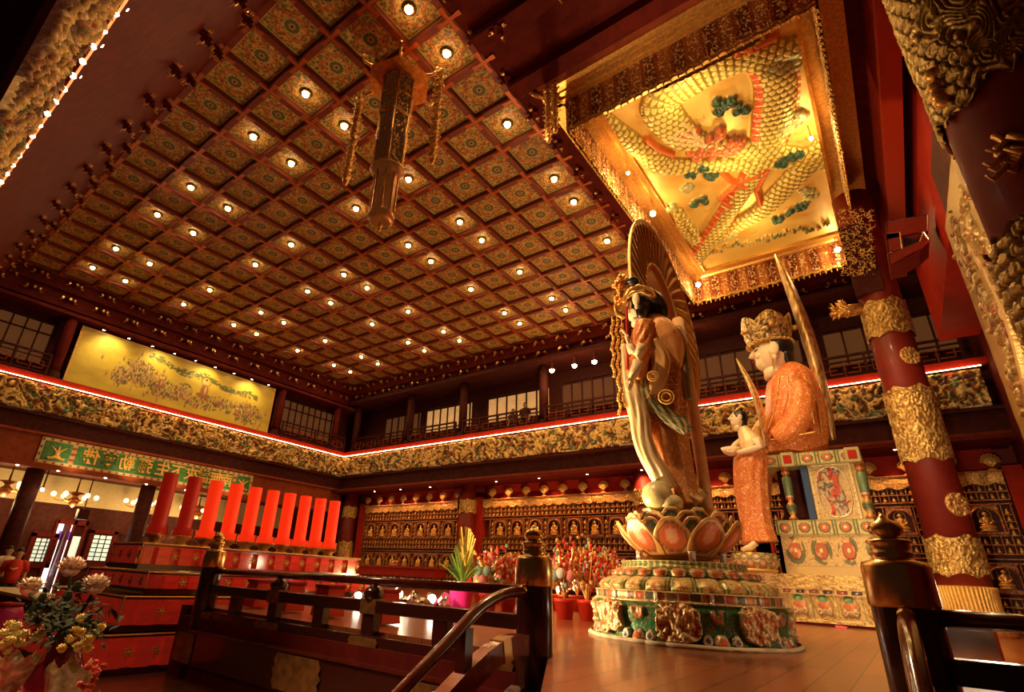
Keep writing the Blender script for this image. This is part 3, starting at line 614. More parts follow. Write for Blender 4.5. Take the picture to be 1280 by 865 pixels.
for (lab, x0, x1, nm) in (('left niche shrine wall between the corner and the red column', -26.0, -18.55, 'left'), ('middle niche shrine wall behind the newel post and the statue', -16.85, -4.4, 'middle'), ('right niche shrine wall behind the throne and big pillar', -3.6, 2.9, 'right')):
    t, off, nb = shrine(lab, x0, x1)
    for k in range(nb):
        for j, z in enumerate((2.66, 1.06)):
            p = (x0+off+(k+.5)*1.03, SY+.02, z); l2 = 'seated Buddha in %s niche row of the %s shrine wall, %s from the left' % (('upper', 'lower')[j], nm, ordw(k+1))
            if not nb_used: o = NBp; o.location = p; nb_used = True; tag(o, l2, 'statue', 'seated Buddhas in the arched niches')
            else: o = dup(NBp, p, label=l2)
            if j: o.scale = (.92,)*3
    for k in range(nb+1):
        p = (x0+off+k*1.03*nb/max(nb, 1), SY-.02, 4.45)
        if palm is None:
            mb = MB(); mb.lathe([(.12,0),(.13,.03),(.05,.08)], n=12, sy=.5)
            for j in range(9):
                a = PI*(.0+j/8); q = Vector((math.cos(a)*.20, 0, .30+math.sin(a)*.20)); mb.tube([(0,0,.12), q*.6+Vector((0,-.02,.08)), q], [.03,.05,.03], 6); mb.ball(q, (.05,.03,.05), 6)
            mb.ball((0,-.03,.30), (.11,.04,.12), 10); palm = tag(obj('palmette_ornament', mb, M['goldp'], loc=p, smooth=True), '', 'ornament', 'gilt palmettes on the shrine ledges'); o = palm
        else: o = dup(palm, p)
        o['label'] = 'gilt palmette on the ledge of the %s shrine wall, %s from the left' % (nm, ordw(k+1))
TINY.sort(key=lambda q: (-q[3], abs(q[0]+9)))
rowname = {3.62:'second', 3.86:'topmost', 2.05:'fourth', 2.30:'third', .35:'sixth', .60:'fifth', 9:'upright'}
cnt = {}
tb0 = None; stuffmb = MB()
TINY.sort(key=lambda q: q[0])
vis = [q for q in TINY if q[2] > 2.0]; vis.sort(key=lambda q: abs(q[0]+11)); first = vis[:300]; fs_ = set(first)
for q in sorted(first, key=lambda q: (q[3], q[2], q[0])):
    key = (q[3], round(q[2], 2)); cnt[key] = cnt.get(key, 0)+1
    where = 'in %s miniature row' % rowname[q[3]] if q[3] != 9 else 'between arched niches, tier %s' % ['one','two','three','four','five','six','seven','eight','nine'][int((q[2]-.9)/.2) % 9]
    lab = 'tiny gilt Buddha %s of the shrine walls, %s from the left' % (where, ordw(cnt[key]))
    if tb0 is None: tb0 = bpy.data.objects.new('tiny_buddha', TB); COL.objects.link(tb0); o = tb0
    else: o = tb0.copy(); COL.objects.link(o)
    o.location = q[:3]; tag(o, lab, 'figurine', 'tiny gilt Buddhas of the shrine walls')
for q in TINY:
    if q in fs_: continue
    stuffmb.cur = (1,1,1); stuffmb.lathe([(.058,0),(.06,.05),(.036,.09),(.03,.125),(.024,.15),(.006,.18)], c=q[:3], n=6)
o = obj('tiny_buddhas', stuffmb, M['goldp'], smooth=True); tag(o, 'remaining rows of tiny gilt Buddhas low and at the ends of the shrine walls', 'figurines'); o['kind'] = 'stuff'
# shrine lighting: strips on the ledge soffit
for i, (x, pw) in enumerate(((-24.5, 70), (-22.3, 70), (-20, 70), (-15.5, 90), (-13, 90), (-10.5, 90), (-8, 90), (-5.6, 80), (-2, 50), (.5, 50))):
    e = (x, 21.9, 5.18)
    if i == 0:
        dl = empty('soffit_downlight', '', 'ceiling light', e, 'downlights over the shrine walls'); mb = MB(); mb.lathe([(.09,.03),(.10,0),(.07,-.01)], n=14); obj('trim_ring', mb, M['brass'], dl); mb = MB(); mb.lathe([(.065,0),(.03,-.02)], n=12); obj('lens', mb, M['bulbs'], dl); o = dl
    else: o = dup(dl, e)
    o['label'] = 'small downlight over the shrine walls, %s from the left' % ordw(i+1)
    lamp('SPOT', (x, 21.8, 5.1), pw*2.0, .06, (1, .42, .17), (x+.3, 22.75, 2.6), 110, .7)
mb = MB(); mb.box((-28.2, 21.5, 5.2), (3.3, 23.2, 5.32)); struct('trim_back_soffit', mb, M['darkred'])
# red altar table along the left shrine wall
t = empty('altar_table', 'long red lacquered altar table before the left shrine wall', 'table', (-26.2, 20.6, 0))
mb = MB(); mb.box((0,0,.92), (8.2,.9,1.0)); obj('tabletop', mb, M['redb'], t, bevel=.01); mb = MB(); mb.box((.1,.08,.55), (8.1,.82,.92)); obj('apron', mb, M['redb'], t)
for x in (.1, 2.7, 5.3, 7.95):
    for y in (.08, .72): mb = MB(); mb.box((x, y, 0), (x+.12, y+.12, .56)); obj('leg', mb, M['red'], t)
for i, x in enumerate((-25.9, -24.2, -21.2)):
    mb = MB(); mb.lathe([(.16,0),(.19,.03),(.09,.10),(.17,.2),(.2,.28),(.16,.3)], n=16); tag(obj('incense_bowl', mb, M['brass'], loc=(x, 21.0, 1.0), smooth=True), '%s brass bowl on the long red altar table' % ('left', 'middle', 'right')[i], 'bowl', 'brass bowls on the altar table')
# ============================================================ CANOPY with dragon ceiling
KX0, KX1, KY0, KY1, KZ0, KZ1 = -4.62, .88, 9.3, 20.3, 11.45, 12.45
can = empty('ceremonial_canopy', 'huge gilded canopy with dragon painted ceiling hanging over the throne', 'canopy', ((KX0+KX1)/2, (KY0+KY1)/2, KZ1))
co = Vector(can.location)
def valance(p, q, inner_n):
    p = Vector(p); q = Vector(q); L = (q-p).length; n = int(L/.022); m = 34; H = KZ1-KZ0
    V, U = np.meshgrid(np.linspace(0, 1, m), np.linspace(0, L, n), indexing='ij')
    pw = .34; ph = (U/pw) % 1; edge = (ph < .12) | (ph > .88); odd = (np.floor(U/pw).astype(int) % 2) == 0
    fil = fbm(U*16, V*14, 2); pat = np.abs(fil-.5) < .06; C = np.zeros((m, n, 3))+np.array((.16, .030, .010))
    C[~odd] = (.42, .17, .04); C[pat] = (.90, .66, .32); C[edge] = (.36, .10, .03); sc = .05*np.abs(np.sin(PI*U/pw*1)); C[V > .93] = (.66, .38, .10)
    Z = -V*H*1.0 - sc*(V > .9)*1.0; D = .02*pat
    P = np.zeros((m, n, 3)); U0 = (q-p).normalized()
    mb = MB()
    for s_ in (1, -1):
        for k in range(3): P[..., k] = (p-co)[k]+U0[k]*U+(Z if k == 2 else 0)+Vector(inner_n)[k]*s_*(.025+D)
        mb.grid(P.copy(), C)
    o = obj('pleated_valance', mb, M['vg'], can)
    fr = MB(); fr.cur = (1,1,1)
    for i in range(int(L/.17)):
        x = U0*((i+.5)*.17)+(p-co); fr.ball((x.x, x.y, KZ0-co.z-.09), .028, 6); fr.ball((x.x, x.y, KZ0-co.z-.14), (.018,.018,.03), 6)
    obj('bead_fringe', fr, M['goldp'], can, smooth=True)
valance((KX0, KY0, KZ1), (KX1, KY0, KZ1), (0,1,0)); valance((KX0, KY1, KZ1), (KX1, KY1, KZ1), (0,-1,0)); valance((KX0, KY0, KZ1), (KX0, KY1, KZ1), (1,0,0)); valance((KX1, KY0, KZ1), (KX1, KY1, KZ1), (-1,0,0))
PX0, PX1, PY0, PY1, PZ = -3.85, .50, 10.0, 19.2, 12.2
def frame_ring(mb, a, za, b, zb):    # ring between two rects
    (ax0, ax1, ay0, ay1), (bx0, bx1, by0_, by1_) = a, b
    A = [(ax0,ay0,za),(ax1,ay0,za),(ax1,ay1,za),(ax0,ay1,za)]; B = [(bx0,by0_,zb),(bx1,by0_,zb),(bx1,by1_,zb),(bx0,by1_,zb)]
    vs = [tuple(Vector(v)-co) for v in A+B]; mb.add(vs, [(i, (i+1) % 4, 4+(i+1) % 4, 4+i) for i in range(4)])
mo = MB(); g = lambda d: (KX0+d, KX1-d, KY0+d, KY1-d)
frame_ring(mo, g(.02), KZ1-.02, g(.30), KZ1-.05); frame_ring(mo, g(.30), KZ1-.05, g(.34), KZ1-.16); frame_ring(mo, g(.34), KZ1-.16, g(.44), KZ1-.20); frame_ring(mo, g(.44), KZ1-.20, g(.50), KZ1-.14)
i_ = (PX0, PX1, PY0, PY1); frame_ring(mo, g(.50), KZ1-.14, (PX0-.08, PX1+.08, PY0-.08, PY1+.08), PZ-.05); frame_ring(mo, (PX0-.08, PX1+.08, PY0-.08, PY1+.08), PZ-.05, i_, PZ-.09); frame_ring(mo, i_, PZ-.09, i_, PZ+.02)
obj('gilt_moulding', mo, M['gold'], can)
mb = MB(); mb.box((KX0-.02-co.x, KY0-.02-co.y, 0), (KX1+.02-co.x, KY1+.02-co.y, .19)); obj('canopy_top', mb, M['darkred'], can)
# dragon panel: relief painted from a winding body path
pn, pm = 620, 300
Ly, Lx = PY1-PY0, PX1-PX0
UU, VV = np.meshgrid(np.linspace(0, Ly, pn), np.linspace(0, Lx, pm), indexing='ij')
def uv(px, py): p = atz(px, py, PZ); return (p.y-PY0, p.x-PX0)
C = np.zeros((pn, pm, 3))+np.array((.86, .60, .15)); C = mixc(C, (.70, .36, .06), (fbm(UU*1.2, VV*1.2)-.50)*3)
D = np.zeros((pn, pm))
def scales_path(pxs, w0=0, belly=0):
    global C, D
    P = [np.array(uv(*p[:2])) for p in pxs]; ws = [p[2] for p in pxs]
    Q = []; W = []
    for i in range(len(P)-1):
        p0 = P[max(i-1, 0)]; p1 = P[i]; p2 = P[i+1]; p3 = P[min(i+2, len(P)-1)]
        for k in range(14):
            t = k/14; Q.append(.5*((2*p1)+(-p0+p2)*t+(2*p0-5*p1+4*p2-p3)*t*t+(-p0+3*p1-3*p2+p3)*t**3)); W.append(ws[i]*(1-t)+ws[i+1]*t)
    Q = np.array(Q); W = np.array(W); s = np.concatenate([[0], np.cumsum(np.hypot(*(Q[1:]-Q[:-1]).T))]); T = np.gradient(Q, axis=0); T /= np.hypot(T[:, 0], T[:, 1])[:, None]+1e-9
    best = np.full(UU.shape, 1e9); bi = np.zeros(UU.shape, int)
    for i in range(len(Q)):
        d = (UU-Q[i,0])**2+(VV-Q[i,1])**2; m_ = d < best; best[m_] = d[m_]; bi[m_] = i
    dx = UU-Q[bi,0]; dy = VV-Q[bi,1]; lat = dx*T[bi,1]-dy*T[bi,0]; sl_ = s[bi]+dx*T[bi,0]+dy*T[bi,1]; w_ = W[bi]; r = lat/w_; ins = np.abs(r) < 1
    q = .17; row = np.floor(sl_/q*1.0); ph = sl_/q-row; la = (lat/q+.5*(row % 2)) % 1-.5; rim = np.hypot(la*1.3, (ph-.15))
    sc = rim > .55
    dome = np.sqrt(np.clip(1-r*r, 0, 1))*.22+.03*(~sc)
    col = np.zeros(C.shape)+np.array((.84, .62, .16)); col[sc] = (.32, .24, .04)
    be = r*belly > .58; seg = (sl_/.26) % 1; col[be] = (.66, .10, .02); col[be & (seg > .86)] = (.85, .6, .2)
    edge = np.abs(r) > .94; col[edge] = (.40, .22, .04)
    ring = (np.abs(r) >= 1) & (np.abs(r) < 1.16) & (r*(-belly) > 0) & ((sl_/.2) % 1 < .6); C[ring] = (.62, .14, .03)
    C[ins] = col[ins]; D = np.where(ins, np.maximum(D, dome), D)
def blob(px, py, r, col, h=.08, n=9, sp=1.0, seed=0):
    global C, D
    rr = random.Random(seed+int(px*7+py)); u, v = uv(px, py)
    for k in range(n):
        a = rr.uniform(0, 2*PI); d = rr.uniform(0, r*sp); cx, cy = u+math.cos(a)*d, v+math.sin(a)*d; q = r*rr.uniform(.35, .6); dd = ((UU-cx)/q)**2+((VV-cy)/q)**2; m_ = dd < 1
        D = np.where(m_, np.maximum(D, h*np.sqrt(np.clip(1-dd, 0, 1))+.01), D); C[m_] = col; C[m_ & (dd > .72)] = tuple(c*.35+.1 for c in col)
def streak(pts, w_, col, h=.10):
    global C, D
    P = [uv(*p) for p in pts]
    for (a, b) in zip(P[:-1], P[1:]):
        for k in range(10):
            t = k/9; cx = a[0]*(1-t)+b[0]*t; cy = a[1]*(1-t)+b[1]*t; dd = ((UU-cx)/w_)**2+((VV-cy)/w_)**2; m_ = dd < 1; D = np.where(m_, np.maximum(D, h*np.sqrt(np.clip(1-dd, 0, 1))), D); C[m_] = col
scales_path([(870,290,.10),(848,262,.16),(858,288,.22),(885,300,.30),(915,282,.38),(950,262,.40),(975,238,.42)], 0)
scales_path([(940,60,.36),(966,92,.46),(966,140,.52),(955,190,.46),(936,222,.36)], 0, 1)
scales_path([(975,60,.30),(920,70,.48),(865,95,.55),(825,130,.52),(855,170,.44),(885,178,.34)])
scales_path([(808,190,.30),(830,205,.36),(870,205,.26)])
# head, mane, claws, beard
for p in ((878,172),(890,180),(900,165),(868,162),(882,190),(905,185),(915,178),(870,182)): blob(*p, .30, (.62,.15,.03), .26, 5, .8)
blob(893, 172, .16, (.88,.66,.22), .34, 5); blob(905, 190, .12, (.88,.62,.25), .3, 4)
for s_ in ((-34,-30),(-44,-18),(-28,-44),(-50,-4)): streak([(880,175), (880+s_[0]*.5, 175+s_[1]*.4), (880+s_[0], 175+s_[1]*.6)], .05, (.80,.62,.30), .2)
for pts in (((960,205),(925,222),(900,245),(912,252)), ((960,205),(945,235),(950,250)), ((840,190),(822,182),(808,170)), ((920,60),(950,50),(968,42)), ((900,210),(912,222),(930,228))): streak(pts, .09, (.66,.16,.03), .22)
for i, (px, py) in enumerate(((900,135),(915,128),(905,125),(925,135),(885,220),(868,213),(895,212),(878,205),(985,192),(975,196),(993,188),(880,248),(868,252),(1003,255),(990,262),(975,272))): blob(px, py, .22, (.03,.09,.04), .16, 6)
for px, py in ((975,70),(985,80),(993,150),(1000,142),(985,155),(1010,238),(1015,245),(835,262),(862,232),(920,288),(905,296)): blob(px, py, .26, (.50,.46,.16), .12, 6)
for k in range(40): px = 862+k*4.4; blob(px, 325-.24*(px-862)-R_.uniform(2, 10), .10, R_.choice([(.20,.18,.06),(.10,.12,.05),(.60,.35,.08)]), .12, 3)
for k in range(90): px, py = R_.uniform(775, 1015), R_.uniform(60, 300); u, v = uv(px, py); m_ = (np.abs(np.hypot(UU-u, VV-v)-.10) < .015) & (D < .01) & (UU > u-.02); C[m_] = (.62,.32,.05)
P = np.stack([VV+PX0-co.x, UU+PY0-co.y, PZ-co.z+.0-D], -1)
obj('dragon_relief', MB().grid(P, C), M['v'], can, smooth=True)
mb = MB(); mb.box((PX0-.1-co.x, PY0-.1-co.y, PZ+.005-co.z), (PX1+.1-co.x, PY1+.1-co.y, PZ+.04-co.z)); obj('panel_board', mb, M['goldp'], can)
# eaves: mouldings outside, roof lip, upturned corners with tassels
mb = MB()
for d, z0, z1 in ((.12, KZ1-.02, KZ1+.06), (.30, KZ1+.04, KZ1+.10), (.55, KZ1+.08, KZ1+.17)): mb.box((KX0-d-co.x, KY0-d-co.y, z0-co.z), (KX1+d-co.x, KY0+.1-co.y, z1-co.z)); mb.box((KX0-d-co.x, KY0-co.y, z0-co.z), (KX0+.1-co.x, KY1+d-co.y, z1-co.z)); mb.box((KX1-.1-co.x, KY0-co.y, z0-co.z), (KX1+d-co.x, KY1+d-co.y, z1-co.z)); mb.box((KX0-d-co.x, KY1-.1-co.y, z0-co.z), (KX1+d-co.x, KY1+d-co.y, z1-co.z))
obj('eave_moulding', mb, M['gold'], can)
n = 260; U = np.linspace(KX0-.5, KX1+.5, n); crest = MB()
top = .12+.10*np.abs(np.sin((U-KX0)*2.2))+.05*np.abs(np.sin((U-KX0)*6.6))
for i in range(n-1): x0, x1 = U[i]-co.x, U[i+1]-co.x; y = KY0-.60-co.y; crest.hexa([(x0,y,.0),(x1,y,.0),(x1,y+.05,.0),(x0,y+.05,.0),(x0,y-.25*top[i],-top[i]*.3),(x1,y-.25*top[i+1],-top[i+1]*.3),(x1,y-.2*top[i+1],-top[i+1]*.2),(x0,y-.2*top[i],-top[i]*.2)])
mb = MB(); pr = [(x, t_) for x, t_ in zip(U-co.x, top)]
for i in range(n-1): x0, x1 = U[i]-co.x, U[i+1]-co.x; mb.hexa([(x0,KY0-.62-co.y,.10),(x1,KY0-.62-co.y,.10),(x1,KY0-.5-co.y,.12),(x0,KY0-.5-co.y,.12),(x0,KY0-.80-top[i]-co.y,.16),(x1,KY0-.80-top[i+1]-co.y,.16),(x1,KY0-.80-top[i+1]-co.y,.185),(x0,KY0-.80-top[i]-co.y,.185)])
obj('scalloped_crest', mb, M['brown'], can)
for x, y, sx, sy in ((KX0, KY0, -1, -1), (KX1, KY0, 1, -1), (KX1, KY1, 1, 1), (KX0, KY1, -1, 1)):
    b = Vector((x-co.x, y-co.y, .10)); mb = MB(); d = Vector((sx, sy, 0)).normalized()
    mb.tube([b, b+d*.45+Vector((0,0,-.05)), b+d*.85, b+d*1.05+Vector((0,0,.12)), b+d*.95+Vector((0,0,.2)), b+d*.82+Vector((0,0,.12))], [.12,.10,.08,.06,.05,.03], 8); obj('upturned_corner', mb, M['gold'], can, smooth=True)
def tassel(name, label, p, length, group, parent_label=None, s=1.0):
    t = empty(name, label, 'tassel', p, group); c = MB(); rg = random.Random(int(abs(p[0]*91))); z = 0; k = 0
    c.tube([(0,0,.0), (0,0,-length)], .012*s, 5); obj('cord', c, M['dark'], t)
    for part, (a, b) in (('upper_beads', (.0, .5)), ('lower_beads', (.5, 1))):
        mb = MB(); z = -length*a
        while z > -length*b+.05:
            r = s*(.05+.045*abs(math.sin(k*1.7))); mb.ball((0,0,z), (r, r, .05*s), 8)
            for q in range(4):
                an = q*PI/2+k; mb.ball((math.cos(an)*(r+.03*s), math.sin(an)*(r+.03*s), z-.03), .024*s, 5)
            z -= .10*s; k += 1
        obj(part, mb, M['goldp'], t, smooth=True)
    mb = MB(); mb.lathe([(.01,-length-.16*s),(.05*s,-length-.12*s),(.07*s,-length-.02),(.02,-length+.03)], n=8); obj('bell', mb, M['gold'], t, smooth=True)
    return t
p = aty(688, 112, 8.62); tassel('bead_tassel', 'pair of long gold bead tassels hanging from near left canopy corner, left strand', (p.x-.08, p.y, 12.45), 1.75, 'tassels of the canopy'); tassel('bead_tassel', 'long gold bead tassel at near left canopy corner, right strand', (p.x+.14, p.y-.05, 12.45), 1.6, 'tassels of the canopy')
tassel('bead_tassel', 'gold bead tassel at the near right canopy corner by the red beam', (KX1+.62, KY0-.6, 12.45), 1.5, 'tassels of the canopy')
# lamps inside the canopy
for i, (px, py) in enumerate(((868, 357), (1047, 312), (816, 267), (1046, 190), (745, 190))):
    p = atz(px, py, 11.75) if i < 3 else Vector((KX1-.55, 13.5, 11.75)) if i == 3 else Vector((KX0+.55, 12, 11.75))
    p.x = min(max(p.x, KX0+.4), KX1-.4); p.y = min(p.y, KY1-.4)
    t = empty('canopy_lamp', 'bright round lamp inside the canopy, %s' % ('far left corner', 'far right corner', 'left side towards the back', 'right side', 'left side near the front')[i], 'lamp', p, 'lamps inside the canopy')
    mb = MB(); mb.ball((0,0,0), .09 if i < 3 else .05, 10); obj('bulb', mb, M['bulb'], t, smooth=True); mb = MB(); mb.tube([(0,0,.05),(0,0,12.33-p.z)], .02, 6); obj('stem', mb, M['gold'], t)
    lamp('POINT', (p.x, p.y, p.z-.13), 55, .1, (1, .68, .26))
lamp('POINT', (-2.0, 10.4, 11.35), 60, .2, (1, .68, .26)); lamp('POINT', (-1.6, 13.5, 11.1), 85, .2, (1, .68, .26)); lamp('POINT', (-1.8, 17, 11.2), 85, .2, (1, .68, .26))
for x, y in ((-2.0, 10.4), (-1.6, 13.5), (-1.8, 17)): pass
# ============================================================ hanging palace lantern
lp = aty(503, 72, 5.9); lz = 12.35
LN = empty('palace_lantern', 'long hexagonal gilt palace lantern hanging below the coffers', 'lantern', (lp.x+.02, 5.9, ZC))
def hexp(r, z, s_=6, rot=.30): return [Vector((r*math.cos(rot+k*2*PI/s_), r*math.sin(rot+k*2*PI/s_), z)) for k in range(s_)]
mb = MB(); mb.tube([(0,0,.0), (0,0,-.35)], .03, 6); obj('hanging_rod', mb, M['gold'], LN)
LR = .40; RS = 2.0; zt = -.95
roof = MB(); A = hexp(.10, -.30); B = hexp(LR*RS, zt)
roof.add(A+B, [(k, 6+k, 6+(k+1) % 6, (k+1) % 6) for k in range(6)]+[tuple(range(6)), tuple(range(11, 5, -1))]); obj('roof', roof, mat('amber_roof_panel', (.70,.24,.035), .35, .3, noise=.3, nscale=7), LN)
for k in range(6):
    a = hexp(.10, -.3)[k]; b = hexp(LR*RS, zt)[k]; d = b.normalized(); d.z = 0; mb = MB()
    mb.tube([a, (a+b)/2+Vector((0,0,-.10)), b, b+d*.22+Vector((0,0,-.02)), b+d*.36+Vector((0,0,.10)), b+d*.30+Vector((0,0,.20)), b+d*.20+Vector((0,0,.18))], [.03,.035,.04,.035,.03,.025,.015], 7); obj('upturned_rib', mb, M['gold'], LN, smooth=True)
def cage(name, z0, z1, r0, r1, bands, m_panel):
    fr = MB(); pn_ = MB()
    A = hexp(r0, z0); B = hexp(r1, z1)
    for k in range(6):
        fr.tube([A[k], B[k]], .028, 6)
        for f in bands: fr.tube([A[k].lerp(B[k], f), A[(k+1) % 6].lerp(B[(k+1) % 6], f)], .03, 6)
        j = (k+1) % 6; pn_.add([A[k]*.97, A[j]*.97, B[j]*.97, B[k]*.97], [(0,1,2,3)])
        for q in range(48):
            f = R_.random(); g_ = R_.uniform(.12, .88); c0 = A[k].lerp(A[j], g_).lerp(B[k].lerp(B[j], g_), f); e = Vector((R_.uniform(-.06,.06), R_.uniform(-.06,.06), R_.uniform(-.09,.09))); fr.tube([c0-e, c0+Vector((e.y, -e.x, e.z*.3))*.8, c0+e], .012, 4)
    for v in pn_.v: pass
    o = obj(name+'_frame', fr, M['gold'], LN, smooth=True); obj(name+'_panels', pn_, m_panel, LN)
lpan = mat('lantern_dark_panel', (.07,.02,.008), .3, .2, noise=.5, nscale=9, emit=(1,.35,.08), es=.02)
cage('upper_cage', zt, zt-1.15, LR*1.0, LR*.96, (0, .5, 1), lpan); cage('lower_cage', zt-1.15, zt-2.7, LR*.96, LR*.84, (0, .03, .97, 1), lpan)
zb = zt-2.7
mb = MB(); mb.lathe([(LR*.86, zb+.02),(LR*.98, zb-.05),(LR*.70, zb-.16),(LR*.62, zb-.2),(LR*.60, zb-1.15),(LR*.70, zb-1.22),(LR*.72, zb-1.34),(LR*.5, zb-1.42),(LR*.25, zb-1.38)], n=24); obj('glowing_drum', mb, mat('amber_drum', (.26,.075,.015), .3, .6, noise=.4, nscale=5, emit=(1,.30,.05), es=.05), LN, smooth=True)
for k in range(8): a = k*PI/4; mb = MB(); mb.tube([(LR*.66*math.cos(a), LR*.66*math.sin(a), zb-.15), (LR*.64*math.cos(a), LR*.64*math.sin(a), zb-1.3)], .022, 6); obj('drum_bar', mb, M['gold'], LN, smooth=True)
mb = MB(); mb.ball((0,0,zb-1.52), .06, 8); mb.ball((0,0,zb-1.62), .045, 8); mb.tube([(0,0,zb-1.36), (0,0,zb-1.6)], .012, 5); obj('finial', mb, M['goldp'], LN, smooth=True)
cr = Rw @ Vector((1,0,0)); ends = sorted(((hexp(1, 0)[k].dot(cr), k) for k in range(6)))
for i, k in enumerate((ends[0][1], ends[-1][1])):
    d = hexp(1, 0)[k]; q = Vector(LN.location)+d*(LR*RS+.30)+Vector((0,0,zt+.04))
    tassel('bead_tassel', '%s gold bead tassel of the hanging palace lantern' % ('left', 'right')[i], tuple(q), 2.7, 'tassels of the palace lantern', s=1.15)
# ============================================================ STATUES
def spx(p): return (Vector(p)-CAM).dot(FWD)/FPX        # metres per pixel at a point
def pl(rows, d=None, y=None):
    """rows of (px, py, radius_px[, extra distance]) -> points and radii in the hall"""
    P = []; Rr = []
    for r in rows:
        e = r[3] if len(r) > 3 else 0
        p = atd(r[0], r[1], d+e) if d else aty(r[0], r[1], y+e); P.append(p); Rr.append(r[2]*spx(p))
    return P, Rr
def smooth_pts(P, Rr, k=5):
    Q = []; W = []; n = len(P)
    for i in range(n-1):
        p0, p1, p2, p3 = P[max(i-1,0)], P[i], P[i+1], P[min(i+2,n-1)]
        for j in range(k):
            t = j/k; Q.append(.5*((2*p1)+(p2-p0)*t+(2*p0-5*p1+4*p2-p3)*t*t+(3*p1-p0-3*p2+p3)*t**3)); W.append(Rr[i]*(1-t)+Rr[i+1]*t)
    Q.append(P[-1]); W.append(Rr[-1]); return Q, W
def cloth(rows, d=None, y=None, depth=.8, n=48, k=6, fold=.0, nf=9, colf=None, org=(0,0,0), twist=0.0, mb=None, close=True):
    P, Rr = pl(rows, d, y); P, Rr = smooth_pts(P, Rr, k); K = len(P); mb = mb or MB(); vs = []; cc = []; up = Vector((0,1,0)); fs = []
    for i, p in enumerate(P):
        t = (P[min(i+1,K-1)]-P[max(i-1,0)]).normalized(); a = t.cross(up).normalized(); b = a.cross(t).normalized(); v = i/(K-1)
        for j in range(n):
            an = 2*PI*j/n; f = 1+fold*(math.sin(nf*an+twist*v*6+2.5*math.sin(3*v+an))*.6+math.sin((nf*2+1)*an-3*v)*.25)*min(1, v*3+.2)
            vs.append(p-Vector(org)+(a*math.cos(an)+b*(depth*math.sin(an)))*Rr[i]*f); cc.append(colf(v, an) if colf else mb.cur)
    for i in range(K-1):
        for j in range(n): q = (j+1) % n; fs.append((i*n+j, i*n+q, (i+1)*n+q, (i+1)*n+j))
    if close: fs += [tuple(range(n))[::-1], tuple(range((K-1)*n, K*n))]
    return mb.add(vs, fs, 0, cc)
OR, OR2, RB, CR, DG = (.62,.18,.035), (.70,.30,.07), (.36,.09,.03), (.82,.62,.32), (.05,.10,.05)
def hand(mb, p, d, nrm, s):
    """palm, four unequal bent fingers and a thumb from the side of the palm"""
    d = Vector(d).normalized(); nrm = Vector(nrm).normalized(); sd = d.cross(nrm).normalized(); p = Vector(p)
    mb.tube([p-d*s*.1, p+d*s*.2, p+d*s*.48], [s*.15, s*.24, s*.22], 10, flat=.45, ref=nrm)
    for k, (o, l) in enumerate(((-.165,.36),(-.055,.45),(.055,.42),(.16,.33))):
        b = p+d*s*.42+sd*s*o; mb.tube([b, b+d*s*l*.45+nrm*s*.02, b+d*s*l*.8+nrm*s*.08, b+d*s*l+nrm*s*.17], [s*.058,s*.054,s*.048,s*.035], 6)
    b = p+d*s*.12-sd*s*.18; mb.tube([b, b-sd*s*.14+d*s*.14+nrm*s*.05, b-sd*s*.15+d*s*.30+nrm*s*.10], [s*.07,s*.06,s*.045], 6)
def head(t, org, c, r, ang, tilt=0, hair=True, earring=False):
    """face looking along the heading ang; c centre, r half height"""
    c = Vector(c)-Vector(org); rot = Matrix.Rotation(ang, 3, 'Z') @ Matrix.Rotation(tilt, 3, 'Y')       # local -X is the face
    L = lambda x, y, z: c+rot @ Vector((x*r, y*r, z*r)); mb = MB()
    mb.ball(c, (r*.80, r*.70, r*1.0), 20, rot=rot); mb.ball(L(-.28,0,-.40), (r*.48, r*.50, r*.52), 16, rot=rot); mb.ball(L(-.52,.24,-.18), r*.26, 10); mb.ball(L(-.52,-.24,-.18), r*.26, 10)
    mb.tube([L(-.74,0,.22), L(-.86,0,.02), L(-.92,0,-.14), L(-.78,0,-.20)], [r*.07, r*.10, r*.13, r*.08], 8)
    for s_ in (-1, 1):
        mb.ball(L(.02,s_*.86,-.02), (r*.24, r*.08, r*.38), 12, rot=rot); mb.ball(L(.04,s_*.84,-.44), (r*.12, r*.07, r*.18), 10, rot=rot)
    mb.tube([L(0,0,-.6), L(.10,0,-1.25)], [r*.42, r*.48], 14)
    obj('head', mb, M['skin'], t, smooth=True)
    mb = MB()
    for s_ in (-1, 1): mb.tube([L(-.70,s_*.12,.26), L(-.70,s_*.28,.34), L(-.60,s_*.44,.26)], r*.025, 5); mb.tube([L(-.77,s_*.13,.10), L(-.74,s_*.27,.07), L(-.64,s_*.42,.11)], r*.035, 5)
    obj('brows_and_eyes', mb, M['black'], t, smooth=True)
    mb = MB(); mb.tube([L(-.78,-.14,-.42), L(-.83,0,-.40), L(-.78,.14,-.42)], [r*.03, r*.06, r*.03], 6); obj('lips', mb, M['redb'], t, smooth=True)
    if hair:
        mb = MB(); mb.ball(L(.13,0,.22), (r*.84, r*.78, r*.88), 18, rot=rot); mb.ball(L(.45,0,-.25), (r*.48, r*.60, r*.75), 14, rot=rot); mb.ball(L(.05,0,1.15), (r*.36, r*.36, r*.30), 12); obj('hair', mb, M['black'], t, smooth=True)
    return L
